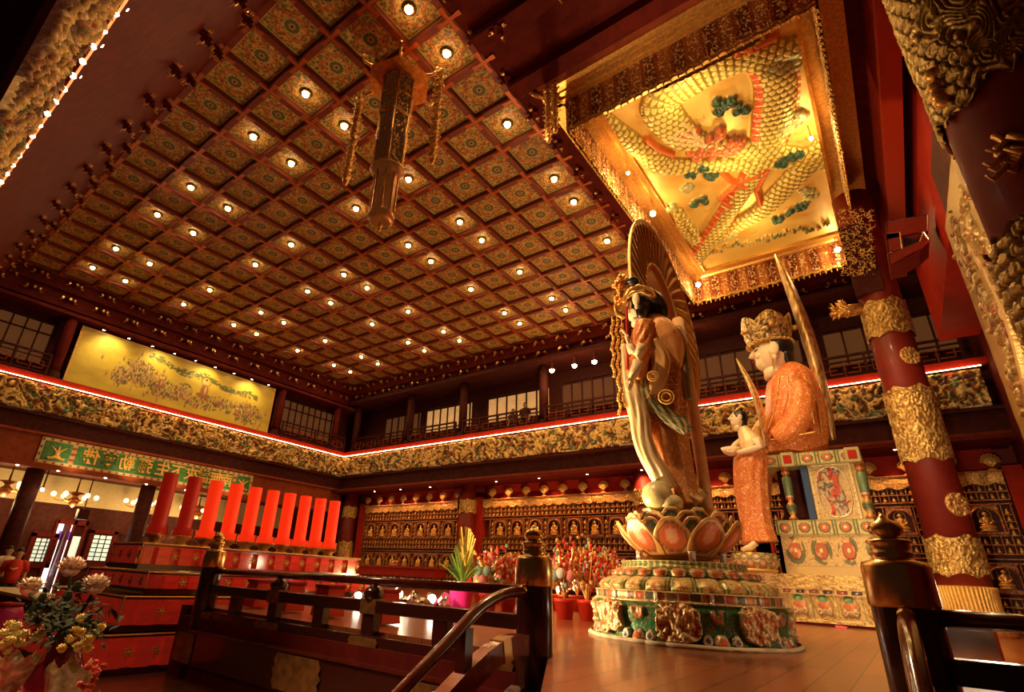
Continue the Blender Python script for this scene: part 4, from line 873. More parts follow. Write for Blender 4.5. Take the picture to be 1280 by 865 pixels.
# ------------------------------------------------ plinth of the standing statue
SC = Vector((-2.58, 8.39, 0)); SD = 8.78
pt_ = empty('round_plinth', 'round tiered plinth painted green and gold under the standing statue', 'plinth', SC)
def ringsurf(name, prof, func, mats, n=760, m=34):
    th = np.linspace(0, 2*PI, n, endpoint=False); k = np.linspace(0, 1, m); rs = np.interp(k, np.linspace(0,1,len(prof)), [p[0] for p in prof]); zs = np.interp(k, np.linspace(0,1,len(prof)), [p[1] for p in prof])
    V, T = np.meshgrid(k, th, indexing='ij'); D, C = func(T, V); Rr = rs[:, None]+D; Z = np.repeat(zs[:, None], n, 1)
    return obj(name, MB().grid(np.stack([Rr*np.cos(T), Rr*np.sin(T), Z], -1), C, wrap=True), mats, pt_, smooth=True)
def f_drum(T, V):
    a = (T/(2*PI)*16) % 2; C = np.zeros(T.shape+(3,))+np.array((.02,.16,.05)); D = np.zeros(T.shape)
    cloud = (np.hypot((a-.5)/.56, (V-.60)/.42)+.22*(fbm(T*9, V*5)-.5)*3) < 1; tex = fbm(T*26, V*11, 3)
    C = mixc(C, (.88,.66,.32), cloud*(tex > .42)); C = mixc(C, (.62,.16,.04), cloud*(tex <= .42)); D = np.where(cloud, .06+.10*(tex-.4), D)
    kn = (np.hypot((a-1.5)/.20, (V-.72)/.13) < 1); C = mixc(C, (.58,.26,.12), kn*(tex > .4)); D = np.where(kn, .04*tex, D)
    for o, w_ in ((1.16,.11), (1.84,.11)): r = np.hypot((a-o)/w_, (V-.25)/.16); C = mixc(C, (.80,.72,.50), (r < 1) & (r > .55)); C = mixc(C, (.10,.08,.12), r <= .55); D = np.where(r < 1, .05, D)
    r = np.hypot((a-1.5)/.17, (V-.20)/.22); C = mixc(C, (.72,.16,.05), (r < 1) & (r <= .7)); C = mixc(C, (.85,.70,.45), (r < 1) & (r > .7)); D = np.where(r < 1, .06*np.sqrt(np.clip(1-r*r,0,1)), D)
    C[V < .05] = (.40,.10,.04); return D, C
def f_petal(T, V, k=22):
    a = np.abs(((T/(2*PI)*k) % 1)-.5)*2; C = np.zeros(T.shape+(3,))+np.array((.72,.55,.20)); tx = fbm(T*30, V*6); C = mixc(C, (.80,.64,.30), (tx-.5)*6); C[(np.abs(a-.72) < .07)] = (.16,.28,.10); C[a > .92] = (.10,.16,.07); C = mixc(C, (.60,.22,.07), ((np.hypot(a/.3, (V-.3)/.3) < 1)*(tx > .5)).astype(float)); return .10*np.sqrt(np.clip(1-a*a,0,1))*(.4+.6*np.sin(V*PI))+.03*tx*0, C
def f_band(T, V):
    a = (T/(2*PI)*56) % 2; C = np.zeros(T.shape+(3,))+np.array((.80,.62,.30)); i_ = (V > .40) & (V < .66); g_ = np.floor(T/(2*PI)*56).astype(int) % 4
    for q, c in enumerate(((.55,.12,.04),(.10,.14,.10),(.62,.26,.08),(.14,.09,.07))): C[i_ & (g_ == q) & (np.abs((a % 1)-.5) < .42)] = c
    pl_ = ((T/(2*PI)*12) % 1) < .07; C[pl_] = (.92,.80,.55); return .02*pl_+0*T, C
def f_scroll(T, V):
    a = (T/(2*PI)*26) % 1; C = np.zeros(T.shape+(3,))+np.array((.06,.14,.05)); r = np.hypot((a-.5)/.42, (V-.6)/.45); C[r < 1] = (.62,.18,.07); C[(r < 1) & (r > .7)] = (.78,.62,.32); return .07*np.sqrt(np.clip(1-np.minimum(r,1)**2,0,1)), C
def f_top(T, V): C = np.zeros(T.shape+(3,))+np.array((.76,.64,.30)); C[(V > .25) & (V < .75) & (((T/(2*PI)*60) % 1) < .6)] = (.20,.30,.08); return 0*T, C
ringsurf('base_skirt', [(1.34,0),(1.36,.02),(1.33,.05)], lambda T, V: (.03*np.abs(np.sin(T*17))*np.abs(np.sin(T*5)), np.zeros(T.shape+(3,))+np.array((.80,.70,.45))), M['vp'], m=5)
ringsurf('painted_drum', [(1.27,.02),(1.24,.08),(1.22,.20),(1.25,.40),(1.20,.48)], f_drum, M['vt'])
ringsurf('rim_band', [(1.10,.46),(1.24,.47),(1.24,.49),(1.22,.50),(1.22,.585),(1.24,.59),(1.24,.60),(1.10,.61)], f_band, M['vt'], m=24)
ringsurf('petal_dome', [(1.12,.60),(1.10,.66),(1.04,.73),(.94,.78)], f_petal, M['vt'])
ringsurf('scroll_band', [(.92,.77),(.95,.79),(.93,.86),(.84,.89)], f_scroll, M['vt'])
ringsurf('top_slab', [(.70,.88),(.86,.885),(.86,.91),(.84,.95),(.86,.97),(.86,.985),(.02,.985)], f_top, M['vt'], m=30)
mb = MB(); mb.lathe([(1.2,.01),(1.1,.5),(.9,.8),(.8,.97)], n=40); obj('core', mb, M['dark'], pt_)
for x, y in ((-.45,-.45), (.30,-.5), (-.62,.1), (.6,-.1)): mb = MB(); mb.lathe([(.05,.98),(.05,1.12)], c=(x,y,0), n=10); obj('support_foot', mb, M['vt'], pt_)
# ------------------------------------------------ lotus seat
lt = empty('lotus_pedestal', 'open painted lotus pedestal carrying the standing statue', 'pedestal', SC+Vector((0,0,1.05)))
mb = MB(); mb.lathe([(.30,-.06),(.45,0),(.52,.12),(.60,.38),(.62,.50),(.40,.56),(.1,.57)], n=36); obj('seed_cup', mb, M['goldp'], lt, smooth=True)
def petal(cin, rimc, w_, h_, lean):
    n, m = 17, 15; U, V = np.meshgrid(np.linspace(-1, 1, n), np.linspace(0, 1, m)); wd = np.sin(np.clip(V*.84+.12, 0, 1)*PI)**.55*(1-.05*V); x = U*w_*wd; tip = np.where(V > .85, (V-.85)*.5, 0)
    z = h_*V*(1-.06*U*U); y = -(lean*np.sin(V*1.5)*h_)-.12*w_*(1-U*U)*np.sin(V*PI)*1.5-tip*.35
    C = np.zeros(U.shape+(3,))+np.array(cin); r = np.hypot(U/.78, (V-.50)/.40); C[r > 1] = rimc; C[(r > .9) & (r <= 1.05)] = (.16,.10,.05)
    q = np.hypot(U/.36, (V-.52)/.2); C[q < 1] = tuple(min(1, c*1.0+.22) for c in cin); C[(q < .4)] = (.75,.55,.2)
    return MB().grid(np.stack([x, y, z], -1), C)
rings = [(10, .46, .00, .26, .50, .80, (.62,.15,.04), (.72,.40,.12), 'lower'), (10, .50, .16, .23, .44, .52, (.45,.06,.03), (.78,.50,.18), 'middle'), (10, .48, .32, .20, .34, .34, (.08,.12,.08), (.80,.58,.26), 'upper')]
for ri, (n, rad, z, w_, h_, lean, ci, rc, nm) in enumerate(rings):
    me = petal(ci, rc, w_, h_, lean).mesh('petal', M['v'], True)
    for k in range(n):
        if ri == 1 and k % 1: continue
        o = bpy.data.objects.new('petal', me); COL.objects.link(o); o.parent = lt; a = 2*PI*(k+(.5 if ri % 2 else 0))/n+.18; o.location = (math.sin(a)*rad, -math.cos(a)*rad, z); o.rotation_euler.z = a
        s_ = o.modifiers.new('thick', 'SOLIDIFY'); s_.thickness = .025
me = petal((.10,.20,.12), (.86,.76,.50), .20, .42, .42).mesh('petal', M['v'], True)
for k in range(8): o = bpy.data.objects.new('petal', me); COL.objects.link(o); o.parent = lt; a = 2*PI*(k+.0)/8+.57; o.location = (math.sin(a)*.56, -math.cos(a)*.56, .10); o.rotation_euler.z = a; o.modifiers.new('thick', 'SOLIDIFY').thickness = .02
# ------------------------------------------------ standing statue
O1 = SC+Vector((0,0,1.6)); st = empty('standing_statue', 'tall standing bodhisattva statue in orange brocade with black hair, facing left', 'statue', O1)
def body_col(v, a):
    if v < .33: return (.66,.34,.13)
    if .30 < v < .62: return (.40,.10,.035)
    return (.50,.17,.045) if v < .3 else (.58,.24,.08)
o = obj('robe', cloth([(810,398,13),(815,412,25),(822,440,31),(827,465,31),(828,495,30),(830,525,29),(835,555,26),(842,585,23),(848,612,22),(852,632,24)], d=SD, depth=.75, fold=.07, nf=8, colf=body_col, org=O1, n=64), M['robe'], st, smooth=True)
obj('shoulder_cape', cloth([(800,410,7),(808,412,13),(820,414,19),(832,424,19),(842,438,14),(847,452,7),(849,462,2)], d=SD-.22, depth=.8, fold=.05, nf=6, colf=lambda v, a: (.82,.38,.13), org=O1), M['robe'], st, smooth=True)
obj('sleeve', cloth([(806,402,11,),(804,418,13),(802,436,14),(797,456,13),(795,476,9)], d=SD-.36, depth=.9, fold=.14, nf=7, twist=2, colf=lambda v, a: OR, org=O1), M['robe'], st, smooth=True)
obj('hanging_sleeve', cloth([(812,430,12),(826,450,12),(822,478,10),(808,500,6)], d=SD-.36, depth=.6, fold=.12, nf=5, colf=lambda v, a: (.60,.34,.12), org=O1), M['v'], st, smooth=True)
obj('back_drape', cloth([(838,415,12),(850,440,11),(856,470,8),(860,500,5)], d=SD-.15, depth=.8, fold=.10, nf=6, colf=lambda v, a: (.13,.10,.04) if math.sin(a*5) > .1 else (.45,.28,.10), org=O1), M['v'], st, smooth=True)
obj('green_sash', cloth([(800,474,6),(808,494,9),(828,514,10),(850,530,10),(860,540,6)], d=SD-.36, depth=.45, fold=.10, nf=9, colf=lambda v, a: (.08,.13,.07) if math.sin(a*7+v*30) > -.2 else (.62,.45,.18), org=O1), M['v'], st, smooth=True)
obj('cream_drape', cloth([(784,440,5),(786,465,9),(793,495,12),(799,520,12),(803,548,11),(812,572,11),(824,592,12),(834,612,11)], d=SD-.30, depth=.8, fold=.16, nf=6, twist=1, colf=lambda v, a: (.84,.68,.40) if math.sin(a*4) > -.5 else (.55,.42,.18), org=O1), M['v'], st, smooth=True)
obj('inner_cream_drape', cloth([(779,430,3),(782,452,5),(786,480,6),(792,505,6),(797,530,5)], d=SD-.35, depth=.7, fold=.15, nf=5, colf=lambda v, a: (.72,.62,.34), org=O1), M['v'], st, smooth=True)
obj('robe_hem', cloth([(840,590,16),(846,612,22),(856,630,26),(868,640,26)], d=SD+.05, depth=.8, fold=.20, nf=7, colf=lambda v, a: (.30,.14,.05) if math.sin(a*3) > 0 else (.70,.50,.22), org=O1), M['v'], st, smooth=True)
mb = MB(); P, W = pl([(822,620,19),(838,630,16)], d=SD-.4); mb.ball(P[0]-O1, (W[0], W[0]*.9, W[0]), 20); mb.ball(P[1]-O1, (W[1], W[1], W[1]*.8), 16); obj('round_cloud_base', mb, mat('cream_green_glaze', (.80,.66,.36), .3, noise=.0, nscale=7, col2=(.45,.46,.16)), st, smooth=True)
mb = MB(); 
for q in ((858,622,16),(846,640,15),(868,640,17),(830,645,14),(852,650,20)): P, W = pl([q], d=SD); mb.ball(P[0]-O1, (W[0], W[0], W[0]*.8), 12)
obj('rock_base', mb, mat('dark_rock', (.05,.035,.025), .4, noise=.5, col2=(.35,.22,.09)), st, smooth=True)
for nm, (px, py, r) in (('medallion_patch', (833,496,9)), ('medallion_patch', (816,470,6))):
    P, W = pl([(px,py,r)], d=SD-.66); mb = MB(); vd = (CAM-P[0]).normalized(); a = vd.orthogonal().normalized(); b = vd.cross(a)
    for rr in (1, .6): mb.tube([P[0]-O1+(a*math.cos(t)+b*math.sin(t))*W[0]*rr for t in [k*PI/8 for k in range(17)]], .012, 5)
    obj(nm, mb, M['goldp'], st)
hc = atd(797, 386, SD-.15); hr = 17.5*spx(hc); L = head(st, O1, hc, hr, -.38, .12)
obj('long_hair', cloth([(806,368,11),(816,378,14),(822,390,13),(822,402,9)], d=SD+.0, depth=.8, fold=.03, org=O1, colf=lambda v, a: (1,1,1)), M['black'], st, smooth=True)
mb = MB()
P, W = pl([(779,378,1),(786,364,1),(798,358,1),(812,362,1),(818,372,1)], d=SD-.36)
mb.tube([p-O1 for p in P], .045, 8); P, W = pl([(784,372,1),(790,366,1),(802,364,1),(814,370,1)], d=SD-.42); mb.tube([p-O1 for p in P], .03, 8)
obj('gold_headband', mb, M['gold'], st, smooth=True)
mb = MB(); rg = random.Random(8)
for k in range(70): px, py = rg.gauss(775, 3.2), rg.uniform(345, 380); P, W = pl([(px,py,2.8)], d=SD-.1+rg.uniform(-.1,.1)); mb.ball(P[0]-O1, W[0], 6)
obj('crown_ornaments', mb, mat('orange_gilt', (.85,.36,.08), .35, .4, noise=.3), st, smooth=True); mb = MB()
P, _ = pl([(776,388,1),(768,383,1),(770,392,1),(780,398,1)], d=SD-.2); mb.tube([p-O1 for p in P], .03, 6)
obj('crown_scroll', mb, M['gold'], st, smooth=True)
mb = MB(); P, W = pl([(783,384,2),(784,410,2),(785,436,2),(784,462,1.6)], d=SD-.45); mb.tube([p-O1 for p in P], W, 8); obj('orange_ribbon', mb, M['redb'], st, smooth=True)
mb = MB(); P, W = pl([(803,432,7),(796,446,6),(790,440,5),(786,430,4)], d=SD-.6); mb.tube([p-O1 for p in P], W, 12)
hand(mb, P[3]-O1, (-.15, -.1, 1), (-1, -.2, .0), 24*spx(P[3])); obj('raised_hand', mb, M['skin'], st, smooth=True)
mb = MB(); P, W = pl([(798,452,7),(793,466,6),(790,472,5)], d=SD-.65); mb.tube([p-O1 for p in P], W, 12); hand(mb, P[2]-O1, (-.2,-.1,-1), (-1,0,.2), 22*spx(P[2])); obj('lowered_hand', mb, M['skin'], st, smooth=True)
# bead chains hanging at the statue's front: part of the statue
for i, (px, a, b) in enumerate(((771,398,520),(777,405,508),(765,402,470))):
    mb = MB(); py = a
    while py < b: P, W = pl([(px+1.5*math.sin(py*.3)+(py-a)*.03, py, 1.4+1.2*abs(math.sin(py*.45)))], d=SD-.3); mb.ball(P[0]-O1, W[0], 6); py += 3.4
    P, W = pl([(px, a-6, .6), (px+(b-a)*.03, b, .6)], d=SD-.3); mb.tube([p-O1 for p in P], W, 4); obj('bead_chain', mb, M['goldp'], st, smooth=True)
mb = MB(); P, W = pl([(795,374,6)], d=SD-.52); mb.ball(P[0]-O1, (W[0]*.8, W[0]*.4, W[0]*1.5), 12); mb.ball(P[0]-O1-Vector((0,0,W[0]*1.6)), (W[0]*.45, W[0]*.3, W[0]*.7), 10); obj('long_ear', mb, M['skin'], st, smooth=True)
mb = MB(); P, W = pl([(790,352,9)], d=SD-.2); mb.ball(P[0]-O1, (W[0], W[0], W[0]*.55), 12); obj('topknot', mb, M['black'], st, smooth=True)
# halo : thick oval disc with grooves, and its pole
ht = atd(797, 276, SD+.75); hb = atd(860, 520, SD+.75); hcn = (ht+hb)/2; Uh = (ht-hb)/2; vdir = (hcn-CAM).normalized(); rt = vdir.cross(Uh.normalized()).normalized()
ax = (rt*.42+vdir*.60); n, m = 360, 40
T, Rr = np.meshgrid(np.linspace(0, 2*PI, n, endpoint=False), np.linspace(0, 1, m), indexing='xy')
egg = 1.0; D = .03*np.sin(T*44+Rr*9)*(Rr > .50)*(Rr < .93)+.012*(Rr > .95)+.03*(np.abs(Rr-.48) < .03); nn = ax.cross(Uh).normalized(); nn = nn if nn.dot(CAM-hcn) > 0 else -nn
C = np.zeros(T.shape+(3,))+np.array((.66,.38,.12)); C[Rr > .93] = (.88,.62,.25); C = mixc(C, (.85,.55,.18), (D-.005)*30*(Rr > .45)); C[(np.abs(Rr-.46) < .02)] = (.85,.55,.2); C[(Rr < .42) & (np.abs(np.cos(T)) < .12) & (np.sin(T) < 0)] = (.20,.08,.03)
def hal(off):
    P = np.zeros(T.shape+(3,))
    for k in range(3): P[..., k] = (hcn-O1)[k]+ax[k]*Rr*np.cos(T)*1.08*(1-.10*np.sin(T))+Uh[k]*Rr*np.sin(T)+nn[k]*(off*1+D*(1 if off > 0 else -1)+.03*(Rr**2))
    return P
mb = MB().grid(hal(.02), C, wrap=True); mb.grid(hal(-.02), C, wrap=True); A = hal(.02)[-1]; B = hal(-.02)[-1]; mb.grid(np.stack([A, B]), np.stack([C[-1], C[-1]]), wrap=True)
obj('halo', mb, M['vg'], st, smooth=True)
mb = MB(); P, W = pl([(847,400,7,.62),(853,440,7.5,.5),(864,500,7.5,.36),(876,575,7,.2),(887,650,7,.1)], d=SD); mb.tube([p-O1 for p in P], W, 10); obj('halo_pole', mb, mat('tan_pole', (.74,.42,.18), .45, noise=.1), st, smooth=True)
# ============================================================ throne group
TY = 15.8
th = empty('dais', 'long low gilded dais with lotus scroll carving under the throne', 'dais', (-2.2, TY+1.6, 0))
dx0, dx1 = -3.95, -.45
def fpanel(x0, x1, z0, z1, y, func, nx, nz, org, m_=None, dep=1):
    V, U = np.meshgrid(np.linspace(0, 1, nz), np.linspace(0, x1-x0, nx), indexing='ij'); D, C = func(U, V)
    return MB().grid(np.stack([U+x0-org[0], y-D-org[1]+0*U, z0+V*(z1-z0)-org[2]], -1), C)
def f_lot(U, V):
    a = (U/.50) % 1; C = np.zeros(U.shape+(3,))+np.array((.58,.36,.10)); D = .02*fbm(U*9, V*5)
    r = np.hypot((a-.5)/.36, (V-.55)/.40); C[(r < 1)] = (.80,.58,.24); D = np.where(r < 1, .08*np.sqrt(np.clip(1-r*r,0,1))+.02, D)
    C[(np.hypot((a-.5)/.20, (V-.82)/.16) < 1)] = (.06,.26,.10); C[(np.hypot((a-.5)/.24, (V-.55)/.18) < 1)] = (.62,.20,.07)
    for o in (.30,.70): q = np.hypot((a-o)/.11, (V-.28)/.15); C[(q < 1) & (q > .45)] = (.75,.62,.34); C[q <= .45] = (.30,.10,.06); D = np.where(q < 1, .09, D)
    C[np.abs(a-.02) < .03] = (.16,.24,.10); return D, C
def f_gems(U, V):
    a = (U/.28) % 1; C = np.zeros(U.shape+(3,))+np.array((.74,.52,.18)); g_ = np.floor(U/.28).astype(int) % 2; i_ = (np.abs(a-.5) < .34) & (np.abs(V-.5) < .30)
    C[i_ & (g_ == 0)] = (.03,.03,.05); C[i_ & (g_ == 1)] = (.40,.05,.03); C[i_ & (np.hypot(a-.5, (V-.5)*.6) < .08)] = (.8,.7,.5); return .02*(~i_), C
def f_gold(U, V): t_ = fbm(U*12, V*4); C = np.zeros(U.shape+(3,))+np.array((.78,.56,.18)); C[t_ < .42] = (.42,.26,.07); return .02*t_, C
for nm, z0, z1, y, f in (('dais_foot', .06, .16, -.12, f_gold), ('lotus_scroll_panel', .16, .66, 0, f_lot), ('gem_band', .66, .78, -.06, f_gems), ('gilt_cornice', .78, .93, -.14, f_gold), ('gilt_top_band', .93, 1.10, -.08, f_gold)):
    obj(nm, fpanel(dx0, dx1, z0, z1, TY+y, f, 200, 20, th.location), M['vt'], th, smooth=True)
mb = MB(); mb.box((dx0+2.2, -1.6, 0), (dx1+2.2, .9, 1.08)); mb.box((dx0+2.2-.03, -1.6-.15, .90), (dx1+2.2+.03, .9, .92)); obj('dais_core', mb, mat('dais_gold', (.55,.36,.10), .45, .3), th)
mb = MB(); mb.box((dx0+2.15, -1.68, 0), (dx1+2.25, .95, .06)); obj('foot_board', mb, M['darkred'], th)
TH = empty('throne', 'square painted throne with oval floral panel and green balusters', 'throne', (-1.5, TY+1, 1.1)); to = Vector(TH.location)
def f_rail(U, V):
    a = (U/.42) % 1; C = np.zeros(U.shape+(3,))+np.array((.70,.52,.18)); e = (V < .1) | (V > .9); C[e] = (.42,.38,.14)
    r = np.hypot((a-.5)*.42, (V-.5)*.36); C[r < .13] = (.10,.22,.12); C[r < .09] = (.66,.14,.04); C[r < .035] = (.9,.8,.5); C[(np.abs(np.abs(a-.5)-.42) < .05)] = (.10,.20,.10); return .015*(r < .11), C
def f_oval(U, V):
    w_ = U.max(); a = U/w_; C = np.zeros(U.shape+(3,))+np.array((.64,.48,.20)); r = ((np.abs(a-.5)/.36)**2.6+(np.abs(V-.5)/.44)**2.6); D = .03*np.ones(U.shape)
    C[(r < 1.18) & (r >= 1)] = (.88,.78,.50); D[(r < 1.18) & (r >= 1)] = .06; ins = r < 1; C[ins] = (.62,.46,.22); D[ins] = .0; t_ = fbm(a*9+3, V*11, 2); u_ = fbm(a*8+30, V*8+9, 2)
    k = ins & (np.abs(a-.5-.12*np.sin(V*7)) < .26); C[k & (t_ > .48)] = (.10,.12,.14); C[k & (t_ > .60)] = (.50,.42,.28); C[k & (u_ > .60)] = (.55,.09,.05); D[k & (t_ > .48)] = .05
    C[(a < .05) | (a > .95) | (V < .03) | (V > .97)] = (.84,.70,.36); return D, C
def f_flow(U, V):
    a = (U/.55) % 1; C = np.zeros(U.shape+(3,))+np.array((.66,.47,.18)); t_ = fbm(U*8, V*3, 2); r = np.hypot((a-.5)/.3, (V-.5)/.36); C[(r < 1.3) & (t_ > .5)] = (.14,.16,.07); C[r < .8] = (.50,.12,.05); C[(r < .8) & (t_ > .52)] = (.80,.36,.18); C[r < .2] = (.85,.7,.3); return .03*(r < .8), C
X0, X1 = -2.42, -.36; zs0, zs1 = 2.0, 2.36; zt0, zt1 = 3.70, 4.02
def addp(nm, *a, **k): obj(nm, fpanel(*a, **k), M['vt'], TH, smooth=True)
def blk(nm, a, b, m_): mb = MB(); mb.box(tuple(Vector(a)-to), tuple(Vector(b)-to)); return obj(nm, mb, m_, TH, bevel=.012)
creamp = mat('throne_cream', (.64,.45,.16), .45); bluep = mat('throne_blue', (.03,.07,.16), .4); greenp = mat('throne_green', (.40,.36,.15), .4)
blk('lower_body', (X0+.05, TY+.06, 1.08), (X1-.02, TY+2, 2.0), creamp); addp('floral_base_panel', X0+.06, X1-.03, 1.30, 2.0, TY+.05, f_flow, 150, 30, to)
blk('lower_rail_core', (X0, TY, 2.0), (X1, TY+2.05, 2.34), creamp); addp('lower_rail', X0, X1, 2.0, 2.36, TY-.01, f_rail, 200, 24, to)
blk('seat_slab', (X0-.06, TY-.04, zt0), (X1+.04, TY+2.1, zt1), greenp); addp('upper_rail', X0-.06, X1+.04, zt0, zt1, TY-.06, f_rail, 220, 24, to)
for x in (X0+.55, X1-.12): blk('corner_block', (x-.15, TY-.12, zt0-.02), (x+.15, TY-.02, zt1+.02), greenp); blk('corner_block_face', (x-.09, TY-.135, zt0+.05), (x+.09, TY-.115, zt1-.05), M['redb'])
xp0, xp1 = X0+.82, X1-.22
blk('inner_body', (xp0-.02, TY+.16, 2.34), (X1-.1, TY+1.9, zt0), creamp); addp('oval_painted_panel', xp0+.12, xp1, 2.36, 3.70, TY+.14, f_oval, 90, 100, to)
blk('blue_border', (xp0-.05, TY+.05, 2.36), (xp0+.10, TY+.5, zt0), bluep); blk('dark_recess', (X0+.15, TY+.6, 2.34), (xp0-.05, TY+.7, zt0), M['dark'])
for x in (X0+.42, X1-.05):
    mb = MB(); z = 2.36; h = zt0-2.36; pr = [(.10,0),(.11,.04),(.06,.07),(.055,.10),(.11,.18),(.12,.26),(.06,.33),(.05,.36),(.10,.40),(.085,.44),(.10,.46),(.11,.70),(.10,.80),(.06,.84),(.10,.88),(.08,.93),(.12,1)]
    cl = [RB, RB, GOLD_C, GOLD_C, (.05,.12,.06), (.05,.12,.06), GOLD_C, GOLD_C, RED_C, CREAM_C, (.10,.22,.12), (.14,.30,.15), (.14,.30,.15), RED_C, GOLD_C, RED_C, GOLD_C]
    mb.lathe([(r, q*h) for r, q in pr], c=(x-to.x, TY+.10-to.y, 2.36-to.z), n=20, cols=cl); obj('turned_baluster', mb, M['vt'], TH, smooth=True)
mb = MB()
for i in range(3): mb.box((X0-.02-to.x, TY+.0-to.y, 1.12+i*.0-to.z), (X0+.03-to.x, TY+2-to.y, 2.0-to.z))
obj('side_board', mb, M['redb'], TH)
# ------------------------------------------------ seated statue on the throne
O2 = Vector((-1.7, TY+1.1, 4.0)); ss = empty('seated_statue', 'large seated crowned statue in orange brocade robe on the throne, facing left', 'statue', O2); MY = TY+.9
rc = lambda v, a: (.62,.15,.03)
obj('robe', cloth([(978,460,9),(983,465,19),(988,475,26),(991,492,30),(994,515,33),(993,535,36),(989,552,38),(986,566,38)], y=MY, depth=.9, fold=.025, nf=7, n=72, colf=rc, org=O2), M['robe2'], ss, smooth=True)
obj('near_sleeve', cloth([(996,478,10),(1002,496,14),(1000,516,15),(988,536,15),(968,548,11)], y=MY-.85, depth=.8, fold=.04, nf=6, colf=lambda v, a: (.66,.18,.035), org=O2), M['robe2'], ss, smooth=True)
obj('lap_robe', cloth([(1000,556,17),(980,556,18),(960,560,17),(948,574,14)], y=MY-.2, depth=1.4, fold=.05, nf=7, colf=rc, org=O2), M['robe2'], ss, smooth=True)
obj('leg_robe', cloth([(952,566,14),(951,600,12),(950,640,11),(951,672,12)], y=MY+.2, depth=1.6, fold=.06, nf=9, colf=rc, org=O2), M['robe2'], ss, smooth=True)
obj('pleated_front', cloth([(958,520,5),(950,538,8),(946,555,7)], y=MY-.7, depth=.6, fold=.2, nf=9, colf=lambda v, a: (.75,.42,.14), org=O2), M['v'], ss, smooth=True)
mb = MB()
for pts in (((975,466),(972,490),(966,520),(955,548)), ((990,468),(1000,478),(1012,500),(1018,530)), ((984,470),(990,500),(988,540)), ((1020,540),(990,545),(962,550)), ((1005,470),(1020,500),(1028,540))):
    P, W = pl([(x,y_,1.1) for x, y_ in pts], y=MY-.95 if pts[0][0] != 1005 else MY-.6); P, W = smooth_pts(P, W, 6); mb.tube([p-O2 for p in P], W, 5)
obj('gold_trim', mb, M['gold'], ss, smooth=True)
hc = aty(965, 443, MY); hr = 25*spx(hc); L = head(ss, O2, hc, hr, .22, .12, hair=False)
mb = MB(); rot = Matrix.Rotation(.22, 3, 'Z'); c = hc-O2
mb.ball(c+rot @ Vector((hr*.28,0,hr*.25)), (hr*.74, hr*.76, hr*.70), 18); mb.ball(c+rot @ Vector((hr*.62,0,-hr*.2)), (hr*.34,hr*.6,hr*.6), 12); obj('hair', mb, M['black'], ss, smooth=True)
mb = MB(); mb.ball(L(-.0,-.78,-.04), (hr*.17,hr*.07,hr*.40), 12); mb.ball(L(.05,-.78,-.5), (hr*.11,hr*.07,hr*.2), 10); obj('long_ear', mb, M['skin'], ss, smooth=True)
# crown: curved lattice panels
n, m = 110, 30; T, V = np.meshgrid(np.linspace(0, 2*PI, n, endpoint=False), np.linspace(0, 1, m), indexing='xy'); lob = .72+.28*np.abs(np.cos(T*2.5)); r = hr*(.86+.22*np.sin(V*1.9)); tx = fbm(T*18, V*14, 2)
cc_ = c+rot @ Vector((-hr*.02, 0, hr*.48)); P = np.stack([cc_.x+(r+.05*tx)*np.cos(T)*1.0, cc_.y+(r+.05*tx)*np.sin(T)*.9, cc_.z+V*lob*hr*1.55+.0*T], -1); C = np.zeros(T.shape+(3,))+np.array((.62,.42,.14)); C[tx > .55] = (.90,.72,.34); C[tx < .40] = (.14,.08,.03); C[V < .10] = (.85,.65,.25)
obj('crown', MB().grid(P, C, wrap=True), M['vg'], ss, smooth=True); mb = MB()
for k in range(26): a = k*2*PI/26; mb.ball(cc_+Vector((math.cos(a)*hr*1.02, math.sin(a)*hr*.95, .02)), hr*.07, 6)
for k in range(5):
    a = k*2*PI/5; p0 = cc_+Vector((math.cos(a)*hr*1.2, math.sin(a)*hr*1.1, hr*.7)); mb.ball(p0, hr*.14, 8)
mb.lathe([(hr*.6,0),(hr*.66,hr*.5),(hr*.4,hr*1.1),(hr*.1,hr*1.2)], c=tuple(cc_), n=18); mb.tube([L(-.1,-.82,.5), L(-.1,-.86,-.3), L(.0,-.9,-1.1)], hr*.035, 6)
obj('crown_beads', mb, M['goldp'], ss, smooth=True)
def blade(name, parent, org, top, bot, wy, wx, y, lean=.35, col=(.66,.44,.16), dy=0):
    """pointed mandorla plate seen edge-on: width wy across, thickness wx"""
    A = aty(*top, y+dy); B = aty(*bot, y); n, m = 48, 26; V, U = np.meshgrid(np.linspace(0, 1, n), np.linspace(0, 2*PI, m, endpoint=False), indexing='ij')
    w_ = np.clip(np.sin(np.clip(V*.93+.05, 0, 1)*PI), 0, 1)**.55; s_ = math.sin(lean); tx = fbm(U*5, V*60)
    P = np.zeros(V.shape+(3,)); bow = .16*np.sin(V*PI)
    for k in range(3): P[..., k] = (B-Vector(org))[k]*(1-V)+(A-Vector(org))[k]*V
    P[..., 0] += wx*w_*np.cos(U)*(1+.2*tx)+bow+wy*w_*np.sin(U)*s_*.0; P[..., 1] += wy*w_*np.sin(U)
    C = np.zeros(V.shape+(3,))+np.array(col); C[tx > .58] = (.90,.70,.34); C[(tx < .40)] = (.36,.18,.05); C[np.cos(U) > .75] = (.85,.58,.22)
    return obj(name, MB().grid(P, C, wrap=True), M['vg'], parent, smooth=True)
blade('tall_halo', ss, O2, (970,320), (1042,552), .62, .16, MY+.4)
# lights catching the face lamp by the cheek
p = aty(962, 458, MY-1.3); 
